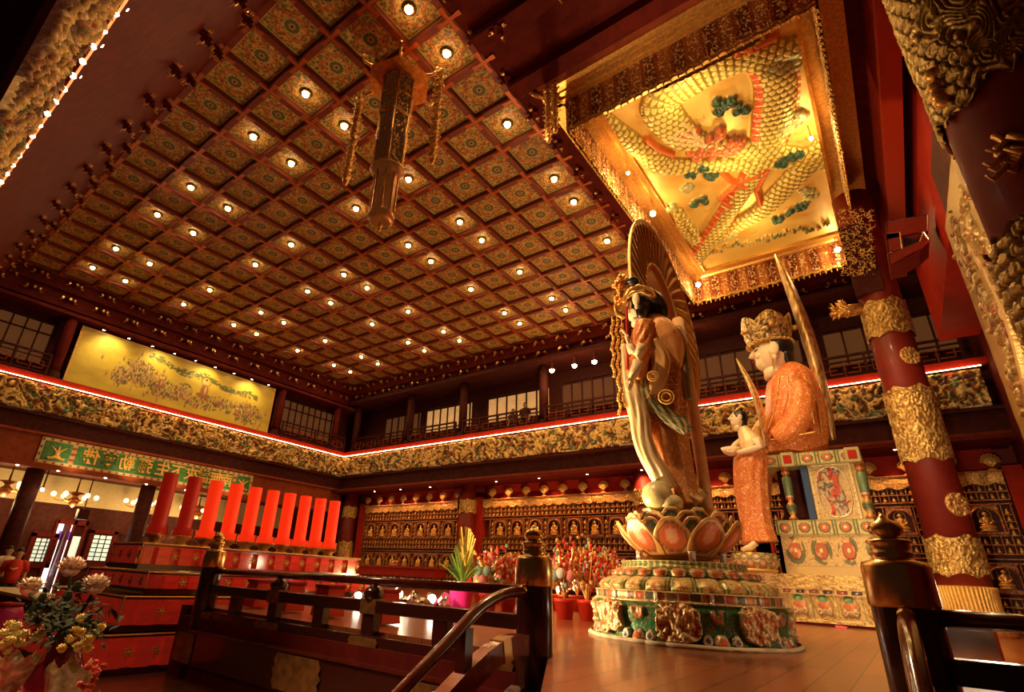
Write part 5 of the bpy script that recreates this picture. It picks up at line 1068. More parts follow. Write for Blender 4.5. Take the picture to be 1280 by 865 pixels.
# ------------------------------------------------ small attendant on lotus base
AY = TY-.5; O3 = Vector((-2.9, AY, 1.55)); at_ = empty('attendant_statue', 'slender attendant statue with black topknot holding a bowl, left of the throne', 'statue', O3)
obj('robe', cloth([(936,555,8),(940,565,15),(938,578,19),(938,600,19),(941,630,18),(945,655,17),(950,678,20)], y=AY, depth=.8, fold=.07, nf=8, n=56, colf=lambda v, a: (.62,.17,.04), org=O3), M['robe2'], at_, smooth=True)
obj('bodice', cloth([(928,534,5),(932,542,9),(938,552,13),(942,562,14)], y=AY-.02, depth=.9, fold=.03, colf=lambda v, a: CR, org=O3), M['v'], at_, smooth=True)
mb = MB(); P, W = pl([(944,548,4.5),(950,558,4.5),(938,562,4),(922,566,3)], y=AY-.35); mb.tube([p-O3 for p in P], W, 10); hand(mb, P[3]-O3, (-1,-.1,.1), (0,0,1), 15*spx(P[3])); obj('arm', mb, M['skin'], at_, smooth=True)
mb = MB(); P, W = pl([(930,548,4),(920,556,4),(914,562,3)], y=AY+.25); mb.tube([p-O3 for p in P], W, 10); hand(mb, P[2]-O3, (-1,.0,.1), (0,0,1), 13*spx(P[2])); obj('arm', mb, M['skin'], at_, smooth=True)
mb = MB(); P, W = pl([(914,564,11)], y=AY-.15); mb.lathe([(W[0]*.3,-W[0]*.5),(W[0]*.8,-W[0]*.2),(W[0]*1.05,W[0]*.35),(W[0]*.95,W[0]*.35),(W[0]*.5,0)], c=tuple(P[0]-O3), n=20); obj('bowl', mb, M['skin'], at_, smooth=True)
hc = aty(923, 524, AY); head(at_, O3, hc, 11.5*spx(hc), .35, .2)
mb = MB(); P, W = pl([(921,512,1.5),(926,508,1.5),(936,512,1.5)], y=AY-.3); mb.tube([p-O3 for p in P], W, 6); obj('hair_band', mb, M['gold'], at_, smooth=True)
blade('pointed_halo', at_, O3, (921,449), (958,560), .36, .08, AY+.5)
mb = MB()
for s_ in (-1, 1): P, W = pl([(945,678,7),(938,684,7),(928,687,4)], y=AY+s_*.2); mb.tube([p-O3 for p in P], W, 8, flat=.6)
obj('feet', mb, M['skin'], at_, smooth=True)
lb = empty('small_lotus_base', 'low painted lotus base under the attendant statue', 'pedestal', (-2.95, AY+.1, 1.1)); mb = MB(); mb.lathe([(.45,0),(.50,.05),(.40,.10),(.38,.3),(.5,.42),(.2,.46)], n=30); obj('core', mb, M['goldp'], lb, smooth=True)
me = petal((.45,.20,.07), (.55,.55,.20), .17, .30, .35).mesh('petal', M['v'], True); me2 = petal((.62,.40,.20), (.30,.40,.12), .15, .26, .30).mesh('petal', M['v'], True)
for k in range(24): o = bpy.data.objects.new('petal', me if k < 12 else me2); COL.objects.link(o); o.parent = lb; a = 2*PI*(k % 12+(.5 if k > 11 else 0))/12; rr = .42; o.location = (math.sin(a)*rr, -math.cos(a)*rr, .03 if k < 12 else .18); o.rotation_euler.z = a
# little pink packet on the floor by the dais
p = atz(1042, 790, 0); mb = MB(); mb.box((-.09,-.06,.0),(.09,.06,.04)); mb.box((-.13,-.03,.0),(.02,.05,.05)); tag(obj('paper_packet', mb, mat('pink_paper', (.8,.10,.16), .5), loc=(p.x, 15.3, 0), bevel=.005), 'small pink paper packet lying on the floor before the dais', 'packet')
# ============================================================ pillars at right
pr_ = column('great_pillar', 'great red pillar with gilt dragon bands behind the right newel post', .96, 17.2, 0, 12.0, .48, M['red'], 'great pillars beside the throne', [(7.15, 8.3), (3.75, 5.75), (1.15, 2.1)])
def medal(parent, px, py, y, r, org):
    p = aty(px, py, y); mb = MB(); rg = random.Random(px)
    mb.lathe([(r,0),(r*1.0,.03),(r*.9,.05),(r*.3,.06)], n=24); 
    for k in range(40): a = rg.uniform(0, 2*PI); q = r*math.sqrt(rg.random())*.9; mb.ball((q*math.cos(a), q*math.sin(a), .05), (.05,.05,.03), 6)
    o = obj('gilt_medallion', mb, M['goldrel'], parent, smooth=True); d = Vector((p.x-parent.location.x, p.y-parent.location.y, 0)).normalized(); o.location = d*.46+Vector((0,0,p.z-parent.location.z)); o.rotation_euler = d.to_track_quat('Z', 'Y').to_euler()
medal(pr_, 1140, 443, 16.72, .24, None); medal(pr_, 1201, 630, 16.74, .27, None)
mb = MB(); n = 44
for k in range(n): a = 2*PI*k/n; mb.tube([(.53*math.cos(a), .53*math.sin(a), .0), (.50*math.cos(a), .50*math.sin(a), .62), (.52*math.cos(a), .52*math.sin(a), .98)], .036, 6)
mb.lathe([(.5,0),(.5,.99)], n=24); obj('fluted_base', mb, M['goldp'], pr_, smooth=True)
# dragon-head bracket at the capital, beam-end scrolls
db = empty('dragon_head_bracket', 'gold dragon head bracket projecting left from the great pillar top', 'bracket', (.5, 17.0, 8.2)); mb = MB(); rg = random.Random(4)
mb.tube([(0,0,0),(-.35,-.05,.0),(-.75,-.1,-.05)], [.16,.18,.07], 10)
for k in range(46): a = rg.uniform(-1.2, 1.2); r0 = rg.uniform(.1,.5); mb.tube([(-.1-r0*.8, -.1, -.02), (-.2-r0, -.15+rg.uniform(-.1,.1), .16*a), (-.1-r0*1.15-.08, -.12, .26*a+.05)], [.05,.04,.015], 5)
obj('dragon_head', mb, M['gold'], db, smooth=True)
mb = MB(); rg = random.Random(6); org = Vector((.5, 17.0, 8.2))
for k in range(300):
    p = aty(rg.uniform(1050, 1092), rg.uniform(262, 345), 16.6); e = Vector((rg.uniform(-.06,.06), 0, rg.uniform(-.06,.06))); mb.tube([p-org-e, p-org+Vector((e.z,-.03,-e.x)), p-org+e], .013, 4)
obj('scroll_cluster', mb, M['goldrel'], db, smooth=True); mb = MB(); mb.box((-.05,-.3,.3),(.6,0,2.6)); obj('backing', mb, M['dark'], db)
bk = empty('wall_bracket', 'red box bracket with silver edging beside the red beam', 'bracket', aty(1150, 300, 15.5)); bo = Vector(bk.location)
for nm, q in (('upper_arm', ((1108,278),(1160,268),(1160,288),(1108,300))), ('middle_arm', ((1108,292),(1125,290),(1128,312),(1110,316))), ('lower_arm', ((1110,318),(1150,302),(1155,290),(1162,300),(1150,312),(1112,332)))):
    Q = [aty(x, y_, 15.5)-bo for x, y_ in q]; mb = MB(); n = len(Q); mb.add(Q+[v+Vector((0,.9,0)) for v in Q], [tuple(range(n)), tuple(range(2*n-1, n-1, -1))]+[(i, n+i, n+(i+1) % n, (i+1) % n) for i in range(n)]); o = obj(nm, mb, M['red'], bk)
    ed = MB()
    for i in range(n): ed.tube([Q[i], Q[(i+1) % n]], .02, 5)
    obj('edging', ed, M['chrome'], o)
# near column (upper right) and relief wall panel
nc = Vector((1.62, 5.2, 0)); NR = .56
ncol = empty('near_column', 'thick near column sheathed in gold dragon relief at the upper right edge', 'column', nc, )
mb = MB(); mb.lathe([(NR,.0),(NR,12.2)], n=56); obj('shaft', mb, M['red'], ncol, smooth=True)
def relief_band(z0, z1, nm, seed):
    n, m = 520, int((z1-z0)/.010); V, T = np.meshgrid(np.linspace(0, 1, m), np.linspace(0, 2*PI, n, endpoint=False), indexing='ij'); Zr = z0+V*(z1-z0); wx = fbm(T*8+seed, Zr*6, 2)*2
    rd = 1-np.abs(2*fbm(T*10+wx, Zr*8.0+wx+seed, 2)-1)*3.0; f0 = fbm(T*2.6+seed, Zr*2.6, 2); curl = np.abs(np.sin(f0*46)); q_ = .13; row = np.floor(Zr/q_); ph = Zr/q_-row; la = (T*NR/q_+.5*(row % 2)) % 1-.5; scl = (np.hypot(la*1.25, ph-.15) > .55); reg = vn(T*1.1+seed, Zr*1.3) > .56; fine = np.where(reg, .42+.22*(~scl), .38+.26*curl)
    rd = np.clip(rd, 0, 1); D = .012+.012*rd+np.where(reg, .03*(~scl)+.015, .04*curl); C = np.zeros(T.shape+(3,))+np.array((.26,.16,.035)); C = mixc(C, (.50,.34,.09), (fine-.42)*6); C = mixc(C, (.12,.06,.015), ((fine < .45)*.8).astype(float))
    edge = .16*np.abs(np.sin(T*2.5))*np.abs(np.sin(T*7+1)); Zr = np.where(V < .12, Zr+edge*(1-V/.12), Zr); Zr = np.where(V > .88, Zr-edge*(V-.88)/.12, Zr)
    obj(nm, MB().grid(np.stack([(NR+D)*np.cos(T), (NR+D)*np.sin(T), Zr], -1), C, wrap=True), M['vg'], ncol, smooth=True)
relief_band(4.35, 9.5, 'dragon_relief_sheath', 5); relief_band(1.3, 3.25, 'lower_relief_sheath', 15)
mb = MB(); rg = random.Random(12)
for k in range(8):
    p = aty(1232+rg.uniform(-14, 22), 175+rg.uniform(-10, 24), 4.66)-nc; q = Vector((rg.uniform(-.1,.1), 0, -.16)); d = Vector((p.x,p.y,0)).normalized()*.60; p = Vector((d.x,d.y,p.z)); mb.tube([p, p+q*.6+Vector((.05,-.02,0)), p+q, p+q*.7+Vector((-.06,-.02,0))], [.03,.028,.022,.012], 6)
for px, py in ((1150,112),(1163,128),(1155,95),(1150,122)): p = aty(px, py, 4.9)-nc; d = Vector((p.x,p.y,0)).normalized()*.62; mb.ball((d.x,d.y,p.z), (.07,.07,.06), 8)
obj('dragon_claws', mb, M['gold'], ncol, smooth=True)
wp = empty('relief_wall_panel', 'gold relief wall panel with carved figures and trees at the right edge', 'wall panel', (1.62, 9.9, 1.0)); yA, yB, zA, zB = 5.85, 9.9, 1.4, 6.1
n, m = 300, 330; V, U = np.meshgrid(np.linspace(0, zB-zA, m), np.linspace(0, yB-yA, n), indexing='ij'); C = np.zeros(U.shape+(3,))+np.array((.40,.25,.05)); C = mixc(C, (.28,.16,.035), (fbm(U*1.5, V*1.5)-.45)*4); D = .01*fbm(U*5, V*5)
stem = np.abs(U-(2.6+.35*np.sin(V*1.7+.4))) < .07+.03*fbm(U*6,V*6); D = np.where(stem & (V < 3.6), .08, D); C[stem & (V < 3.6)] = (.62,.42,.16)
rg = random.Random(9)
for cx, cy, s_, k_ in ((3.35,3.9,.30,90),(3.2,3.0,.22,80),(2.7,2.3,.25,36),(2.5,3.7,.3,40),(3.3,1.9,.25,24),(1.9,3.0,.35,46),(1.6,1.6,.35,46),(2.5,1.1,.3,36)):
    for k in range(k_):
        x, y_ = rg.gauss(cx, s_*.6), rg.gauss(cy, s_*1.1); rx, ry = rg.uniform(.02,.055), rg.uniform(.025,.08); dd = ((U-x)/rx)**2+((V-y_)/ry)**2; m_ = dd < 1; D = np.where(m_, np.maximum(D, .035*np.sqrt(np.clip(1-dd,0,1))+.015), D); C[m_] = rg.choice([(.52,.36,.12),(.34,.18,.06),(.60,.46,.20),(.24,.14,.05),(.36,.13,.05)])
P = np.stack([-D-.03+0*U, U+yA-9.9, V+zA-1.0], -1); obj('carved_relief', MB().grid(P, C), M['vg'], wp, smooth=True)
mb = MB(); mb.box((-.02, yA-9.9, zA-1), (.4, 0, zB-1)); obj('panel_body', mb, M['darkred'], wp)
mb = MB(); mb.box((1.66, 5.5, -1), (2.0, 9.95, 1.4)); mb.box((1.66, 5.5, 6.1), (2.0, 9.9, 7.2)); struct('wall_right_screen', mb, M['darkred'])
mb = MB(); mb.box((2.0, 2, -1), (3.4, 10.2, ZC)); struct('wall_right_near', mb, M['darkred'])
# ============================================================ newel posts, railings, curved handrails
def newel(label, x, y, z0=-1.0, s=1.0):
    t = empty('newel_post', label, 'newel post', (x, y, z0), 'brass capped newel posts'); b = -z0; r = .178*s
    mb = MB(); mb.lathe([(r,0),(r, b+.62),(r*.96, b+.64)], n=32); obj('post', mb, M['lacd'], t, smooth=True)
    mb = MB(); mb.lathe([(r*1.02,b+.60),(r*1.06,b+.615),(r*1.04,b+.84),(r*.99,b+.87),(r*.66,b+.885),(r*.62,b+.90),(r*.70,b+.92),(r*.62,b+.935),(r*.62,b+.98),(r*.72,b+.995),(r*.66,b+1.01),(r*.44,b+1.02),(r*.36,b+1.03),(r*.52,b+1.055),(r*.56,b+1.085),(r*.46,b+1.12),(r*.22,b+1.14),(r*.16,b+1.16),(r*.05,b+1.18)], n=32); obj('brass_cap', mb, M['brass'], t, smooth=True); return t
BX, CXn, AX = -2.95, -.06, -9.25
newel('dark newel post with brass onion cap left of the stair opening, beside the curved handrail', BX, RY)
newel('dark newel post with brass cap at the right of the stair, before the great pillar', CXn, 4.62)
newel('distant newel post with brass cap at the left end of the railing by red cylinders', AX, RY, s=.95)
M['plate'] = mat('dull_brass_plate', (.26,.13,.035), .5, .5, noise=.3, nscale=9)
def railing(label, x0, x1, y, knobs, stubs, plates, zoff=0, ends=()):
    t = empty('platform_railing', label, 'railing', (x0, y, 0)); L = x1-x0
    mb = MB(); mb.tube([(0,0,.555),(L,0,.555)], .05, 14); obj('top_rail', mb, M['lac'], t, smooth=True)
    mb = MB(); mb.box((0,-.07,.20),(L,.07,.34)); obj('middle_rail', mb, M['lacd'], t, bevel=.012)
    mb = MB(); mb.box((0,-.09,-.30),(L,.09,-.04)); obj('bottom_rail', mb, M['lacd'], t, bevel=.012)
    mb = MB(); mb.box((-.35,-.18,-.80),(L,.10,-.34)); obj('base_beam', mb, M['lacd'], t, bevel=.015)
    mb = MB(); mb.box((-.35,-.20,-.345),(L,.12,-.31)); obj('beam_lip', mb, M['lac'], t)
    for x in knobs:
        mb = MB(); x -= x0; mb.lathe([(.05,.33),(.11,.36),(.13,.42),(.10,.47),(.05,.49),(.05,.52)], c=(x,0,0), n=18); kb = obj('lotus_knob', mb, M['lacd'], t, smooth=True); mb = MB(); mb.lathe([(.055,.485),(.075,.49),(.045,.50)], c=(x,0,0), n=14); mb.ball((x,-.09,.45),(.03,.02,.02),6); obj('knob_collar', mb, M['chrome'], kb, smooth=True)
        mb = MB(); mb.box((x-.14,-.08,.185),(x+.14,.08,.355)); obj('brass_strap', mb, M['plate'], t, bevel=.01)
    for x in stubs: x -= x0; mb = MB(); mb.box((x-.10,-.06,-.05),(x+.10,.06,.21)); obj('stub_post', mb, M['lacd'], t, bevel=.008)
    def plate(cx, cz, hw, hh, yy):
        poly = [(-hw*.85,-hh),(hw*.85,-hh),(hw*.97,-hh*.6),(hw*.9,-hh*.3),(hw,0),(hw*.9,hh*.3),(hw*.97,hh*.6),(hw*.85,hh),(-hw*.85,hh),(-hw*.97,hh*.6),(-hw*.9,hh*.3),(-hw,0),(-hw*.9,-hh*.3),(-hw*.97,-hh*.6)]
        mb = MB(); mb.prism(poly, 0, -.012, frame=(Vector((cx-x0,yy,cz)), Vector((1,0,0)), Vector((0,0,1)), Vector((0,1,0)))); obj('scalloped_plate', mb, M['plate'], t)
    for (x, z, hw, hh, yy) in plates: plate(x, z, hw, hh, yy)
    return t
kn = [-7.25, -5.24]; st_ = [-8.3, -7.25, -6.2, -5.24, -4.1]
railing('lacquered railing with lotus knobs between the far left newel and the stair', AX, BX, RY, kn, st_, [(-9.0,-.17,.22,.11,-.095),(-7.25,-.17,.30,.11,-.095),(-5.24,-.17,.26,.11,-.095),(-3.4,-.17,.3,.11,-.095),(-9.25,-.57,.30,.2,-.19),(-6.3,-.57,.5,.2,-.19),(-4.0,-.57,.45,.2,-.19)])
railing('lacquered railing running right from the stair newel to the near column', CXn, 1.5, 4.62, [.85], [.45, 1.2], [(.5,-.17,.2,.11,-.095)])
def handrail(label, x, y0, mirror=1):
    t = empty('curved_handrail', label, 'handrail', (x, y0, 0))
    c1 = [(0,-.10,.54),(0,-.30,.54),(0,-.55,.50),(0,-.85,.39),(0,-1.2,.18),(0,-1.6,-.05),(0,-2.1,-.35),(0,-2.6,-.66),(0,-2.85,-.8)]
    P, W = smooth_pts([Vector(p) for p in c1], [.048]*9, 6); mb = MB(); mb.tube(P, W, 14); obj('round_rail', mb, M['lac'], t, smooth=True)
    c2 = [(0,-.10,.10),(0,-.35,.10),(0,-.65,.03),(0,-1.0,-.12),(0,-1.4,-.33),(0,-1.9,-.62),(0,-2.3,-.85)]
    P, W = smooth_pts([Vector(p) for p in c2], [.0]*7, 5); mb = MB()
    for a, b in zip(P[:-1], P[1:]): mb.beam(a, b, .13, .17)
    obj('lower_curved_rail', mb, mat('reddish_lacquer', (.26,.055,.018), .2, coat=.6, noise=.2) if not handrail.m else handrail.m, t, smooth=False); handrail.m = t.children[-1].data.materials[0]
    for i in (6, 18): a, b = P[i], P[i+2]; mb = MB(); mb.beam(a, b, .145, .185); obj('brass_strap', mb, M['brass'], t)
    mb = MB(); mb.box((-.05,-1.05,-.9),(.05,-.95,.27)); obj('baluster', mb, M['lacd'], t); mb = MB(); mb.box((-.05,-2.0,-1),(.05,-1.9,-.3)); obj('baluster', mb, M['lacd'], t)
    mb = MB(); mb.hexa([(-.07,-.2,-1),(.07,-.2,-1),(.07,-2.5,-1),(-.07,-2.5,-1),(-.07,-.2,-.22),(.07,-.2,-.22),(.07,-2.5,-.95),(-.07,-2.5,-.95)]); obj('stringer', mb, M['lacd'], t)
    mb = MB(); mb.ball((0,-.13,.56),.05,10); obj('brass_boss', mb, M['brass'], t, smooth=True); return t
handrail.m = None
handrail('curved handrail sweeping down from the left newel post toward the camera', BX+.0, RY-.08); handrail('curved handrail descending from the right newel post', CXn-.0, 4.54)
# ============================================================ tiered acrylic stand with red cylinder lamps
sx_, sy_ = -12.0, 4.9
stand = empty('tiered_offering_stand', 'red tiered acrylic offering stand under the row of red cylinders', 'stand', (-12, 7, -1))
so = Vector(stand.location); redglow = mat('translucent_red_acrylic', (.62,.02,.012), .12, coat=.5, emit=(1,.05,.02), es=.10, noise=.25, nscale=3); darkshelf = mat('dark_shelf', (.07,.012,.008), .2, coat=.5)
goldtrim = M['goldp']
tiers = [(-1.0,-.42,-14.0,-9.95,3.55,9.4),(-.42,.12,-13.5,-10.1,3.95,9.5),(.12,.50,-13.1,-10.3,4.3,9.6),(.50,.98,-12.6,-11.2,4.45,9.8)]
rg = random.Random(2)
for i, (z0, z1, x0, x1, y0, y1) in enumerate(tiers):
    mb = MB(); mb.box((x0+.06-so.x, y0+.06-so.y, z0+.10-so.z), (x1-.06-so.x, y1-.06-so.y, z1-.06-so.z)); ti = obj('red_tier_box', mb, redglow, stand)
    mb = MB(); mb.box((x0-so.x, y0-so.y, z1-.06-so.z), (x1-so.x, y1-so.y, z1-.02-so.z)); mb.box((x0-so.x, y0-so.y, z0-so.z+.002), (x1-so.x, y1-so.y, z0+.10-so.z)); obj('shelf', mb, darkshelf, stand)
    mb = MB()
    for a, b in (((x0,y0,z1-.02),(x1,y0,z1-.02)),((x1,y0,z1-.02),(x1,y1,z1-.02)),((x0,y0,z0+.1),(x0,y0,z1)),((x1,y0,z0+.1),(x1,y0,z1)),((x0,y0,z1-.02),(x0,y1,z1-.02))): mb.tube([Vector(a)-so, Vector(b)-so], .014, 6)
    obj('gold_edging', mb, goldtrim, stand)
    # rows of square red candles standing along the front and the right side of each tier, with gilt lotus flowers between them
    h = z1-z0-.2
    if i == 0: scr = MB(); [scr.tube([(0,0,0), (math.cos(q*PI/3)*.06,-.02,math.sin(q*PI/3)*.06), (math.cos(q*PI/3+.5)*.09,0,math.sin(q*PI/3+.5)*.10)], [.02,.014,.006], 5) for q in range(6)]; scr.ball((0,-.01,0), .03, 8); SCR = scr.mesh('gilt_lotus_scroll', goldtrim, True); cdm = MB().box((-.12,-.05,0),(.12,.05,1)).mesh('red_candle_block', redglow)
    spots = []; x = x0+.3
    while x < x1-.2: spots.append((x, y0+.0, 0)); x += .42
    y = y0+.4
    while y < (y1-.2 if i > 1 else 6.6): spots.append((x1, y, PI/2)); y += .42
    for (x, y, rz) in spots:
        o = obj('red_candle_block', cdm, None, stand); o.location = (x-so.x, y-so.y+(.04 if not rz else 0), z0+.10-so.z); o.scale = (1,1,h+.02); o.rotation_euler.z = rz
        o = obj('gilt_lotus_scroll', SCR, None, stand); o.location = (x+(.21 if not rz else -.0)-so.x, y+(.0 if not rz else .21)-so.y, (z0+z1)/2+.02-so.z); o.rotation_euler.z = rz
mb = MB(); mb.box((-11.2-so.x,4.7-so.y,.985-so.z),(-11.19-so.x,9.8-so.y,1.12-so.z)); mb.box((-12.6-so.x,4.5-so.y,.985-so.z),(-11.2-so.x,4.51-so.y,1.12-so.z)); obj('acrylic_guard', mb, M['glass'], stand)
# square red and gold stools of red cloth seen through the rail
redcyl = mat('glowing_red_shade', (.50,.015,.003), .6, emit=(1,.032,.004), es=.72); redcyl2 = mat('dim_red_shade', (.26,.006,.003), .5, emit=(1,.02,.006), es=.16, noise=.3, nscale=3)
nc_ = 10
for i in range(nc_):
    f = i/(nc_-1); y = 4.95+(9.35-4.95)*f**.97; dim = i < 2
    t = empty('red_cylinder_lamp', '%s red glowing cylinder lamp from the left in the row on the stand' % ordw(i+1), 'lamp', (-12, y, .96), 'row of red cylinder lamps')
    mb = MB(); mb.lathe([(.17,0),(.19,.02),(.12,.05),(.10,.09),(.17,.14),(.20,.18),(.19,.22)], n=20); obj('lotus_base', mb, goldtrim if i % 2 else M['gold'], t, smooth=True)
    mb = MB(); mb.lathe([(.145,.22),(.145,1.44)], n=28); obj('red_shade', mb, redcyl2 if dim else redcyl, t, smooth=False, autosmooth=True)
    mb = MB(); mb.lathe([(.2,.14),(.205,.15),(.205,.36),(.2,.36)], n=28); obj('acrylic_cup', mb, M['glass'], t, smooth=True)

# red stools
for i, (px, w_, h_) in enumerate(((356, .42, .42), (406, .42, .42), (476, .42, .42), (315, .4, .4))):
    p = atz(px, 797 if i < 3 else 792, 0); p.y = min(p.y, 7.2); q = aty(px, 790, max(5.6, p.y)); t = empty('red_stool', 'red covered square stool behind the railing, %s' % ('second from left', 'third from left', 'rightmost', 'leftmost')[i], 'stool', (q.x, q.y, 0), 'red stools behind the railing')
    mb = MB(); mb.hexa([(-.18,-.18,.02),(.18,-.18,.02),(.18,.18,.02),(-.18,.18,.02),(-.15,-.15,.40),(.15,-.15,.40),(.15,.15,.40),(-.15,.15,.40)]); obj('cloth_skirt', mb, mat('stool_red_cloth', (.62,.04,.02), .6) if i == 0 else bpy.data.materials['stool_red_cloth'], t, bevel=.01)
    mb = MB(); mb.box((-.17,-.17,.40),(.17,.17,.45)); obj('cushion', mb, M['redb'], t, bevel=.015)
# chrome floodlights
for i, (px, py, lit) in enumerate(((388,742,1),(446,746,1),(462,753,0),(497,744,1),(517,748,0),(538,750,1),(556,750,0))):
    p = aty(px, py, 8.2+.05*i); t = empty('chrome_floodlight', 'small chrome floodlight on the platform behind the railing, %s from the left' % ordw(i+1), 'floodlight', (p.x, p.y, 0), 'chrome floodlights on the platform'); h = p.z
    mb = MB(); mb.lathe([(.14,0),(.14,.02),(.02,.03),(.015,h-.1)], n=14); obj('stand', mb, M['chrome'], t, smooth=True); tg = Vector((-2.6,8.4,3.5))-p; tg.normalize(); rot = tg.to_track_quat('Z','Y').to_matrix(); mb = MB(); prf = [(.04,-.16),(.09,-.10),(.11,.02),(.13,.06),(.10,.05)]
    m2 = MB(); m2.lathe(prf, n=18); mb.add([rot @ Vector(v)+Vector((0,0,h)) for v in m2.v], m2.f); obj('reflector', mb, M['chrome'], t, smooth=True)
    mb = MB(); mb.ball(rot @ Vector((0,0,.055))+Vector((0,0,h)), .075 if lit else .05, 10); obj('lens', mb, M['flood'] if lit else M['chrome'], t, smooth=True)
lamp('POINT', (-8.4, 8.5, .75), 30, .15, (1,.74,.45)); lamp('SPOT', (-7.3, 6.9, 1.0), 520, .15, (1,.66,.40), (-6.4, 10.4, .7), 75); lamp('SPOT', (-9.6, 6.6, .9), 260, .15, (1,.70,.42), (-8.6, 10.4, .8), 60)  # floodlight spill on the floor, then two added spots brightening the potted plants
# white trestle / low bench
p = aty(520, 770, 8.6)
t = empty('low_bench', 'low pale bench carrying cables behind the railing', 'bench', (-10.8, 8.8, 0)); mb = MB(); mb.box((0,0,.16),(3.2,.5,.2)); obj('top', mb, M['cream'], t)
for x in (.1, 1.5, 2.95): mb = MB(); mb.box((x,.05,0),(x+.06,.45,.16)); obj('leg', mb, M['dark'], t)
# ============================================================ potted flowers and offerings by the shrine
def leafmesh(mb, p, d, w_, l, droop=.3):
    d = Vector(d).normalized(); s_ = d.cross(Vector((0,0,1))); s_ = s_.normalized() if s_.length > .01 else Vector((1,0,0)); vs = []
    for k, (f, ww) in enumerate(((0,.1),(.3,.9),(.65,.8),(1,.02))): c = p+d*l*f+Vector((0,0,-droop*l*f*f)); vs += [c-s_*w_*ww*.5, c+s_*w_*ww*.5]
    mb.add(vs, [(0,1,3,2),(2,3,5,4),(4,5,7,6)])
greens = [mat('leaf_green', (.05,.16,.02), .45), mat('bright_leaf', (.26,.42,.05), .5)]
ornc = [mat('orn_red', (.75,.05,.02), .35), mat('orn_gold', (.85,.55,.15), .3, .4), mat('orn_white', (.85,.80,.70), .45), mat('orn_pink', (.85,.30,.28), .45), mat('orn_teal', (.25,.50,.36), .45)]
def potted(label, x, y, seed, h=1.25, white=False, potr=.19):
    rg = random.Random(seed); t = empty('festive_potted_plant', label, 'potted plant', (x, y, 0), 'festive red potted plants by the shrine')
    mb = MB(); mb.lathe([(potr*.75,0),(potr,.30),(potr*1.1,.30),(potr*1.1,.36),(potr*.9,.36),(potr*.85,.30)], n=20); obj('red_pot', mb, ornc[0], t, smooth=True)
    mb = MB(); ob = [MB() for _ in ornc]; lf = MB()
    for k in range(15):
        a = rg.uniform(0, 2*PI); r = rg.uniform(.05,.30); tip = Vector((math.cos(a)*r, math.sin(a)*r, h*rg.uniform(.6,1.0))); mb.tube([(0,0,.3), tip*.5+Vector((0,0,.12)), tip], .010, 5)
        for q in range(11):
            f = rg.uniform(.35,1.05); c = Vector((0,0,.3)).lerp(tip, f)+Vector((rg.uniform(-.1,.1),rg.uniform(-.1,.1),rg.uniform(-.05,.08))); i = rg.choices(range(5), (6,5,1,2,1))[0] if c.z > h*.55 or not white else rg.choices(range(5), (1,2,6,4,4))[0]
            ob[i].ball(c, (rg.uniform(.025,.045),)*2+(rg.uniform(.03,.06),), 6)
        if rg.random() < .5: leafmesh(lf, tip*.7, (rg.uniform(-1,1), rg.uniform(-1,1), .3), .07, .2)
    if white:
        for k in range(7): a = rg.uniform(-2.6,-.5); c = Vector((math.cos(a)*.26, math.sin(a)*.26, rg.uniform(.55,.85))); ob[rg.choice((2,3,4,1))].ball(c, (.10,.07,.10), 10)
    obj('stems', mb, ornc[1], t); obj('leaves', lf, greens[0], t)
    for i, nm in enumerate(('red_blossoms','gold_blossoms','white_blossoms','pink_blossoms','green_blossoms')):
        if ob[i].v: obj(nm, ob[i], ornc[i], t, smooth=True)
    return t
sp = [(706,774,1),(735,776,0),(752,763,0),(722,761,1),(771,757,0),(697,757,1),(610,764,1),(634,764,0),(656,764,1),(600,753,0),(646,752,0),(621,753,1)]
for i, (px, py, wh) in enumerate(sp):
    p = atz(px, py, 0)
    p.y = min(p.y, 13)
    q = aty(px, py, p.y); potted('festive pot with red and gold sprigs %s, %s from the left' % ('right of the newel post' if px > 690 else 'left of the newel post', ordw(1+sum(1 for o in sp if o[0] < px and (o[0] > 690) == (px > 690)))), q.x, q.y, 30+i, h=1.45 if px > 690 else 1.30, white=wh)
# round gold vases
for i, (px, py) in enumerate(((660,735),(668,747))): pass
# fern in a magenta pot
p = aty(577, 735, 9.0); t = empty('potted_fern', 'bright green fern with fanned fronds in a magenta pot', 'potted plant', (p.x, p.y, 0))
mb = MB(); mb.lathe([(.15,0),(.20,.12),(.26,.52),(.28,.54),(.22,.52)], n=22); obj('magenta_pot', mb, mat('magenta_cloth', (.62,.02,.22), .45), t, smooth=True)
mb = MB(); m2 = MB(); rg = random.Random(3)
for k in range(30):
    a = rg.uniform(0, 2*PI); r = rg.uniform(.1,.55); up = rg.uniform(.55,1.0)*(1-.55*r); P = [Vector((0,0,.5))+Vector((math.cos(a)*r*f, math.sin(a)*r*f, up*f*(1-.35*f*r*2))) for f in (0,.25,.5,.75,1)]
    T_m = mb if k % 3 else m2; T_m.tube(P, [.012,.01,.008,.006,.003], 4)
    for j in range(16):
        f = .15+j*.055; i0 = min(3, int(f*4)); c = P[i0].lerp(P[i0+1], f*4-i0); d = (P[i0+1]-P[i0]).normalized(); sd = d.cross(Vector((0,0,1))).normalized()
        for s_ in (-1,1): leafmesh(T_m, c, d*.6+sd*s_, .03, .13*(1-f*.5), .1)
obj('fronds', mb, greens[1], t); obj('dark_fronds', m2, greens[0], t)
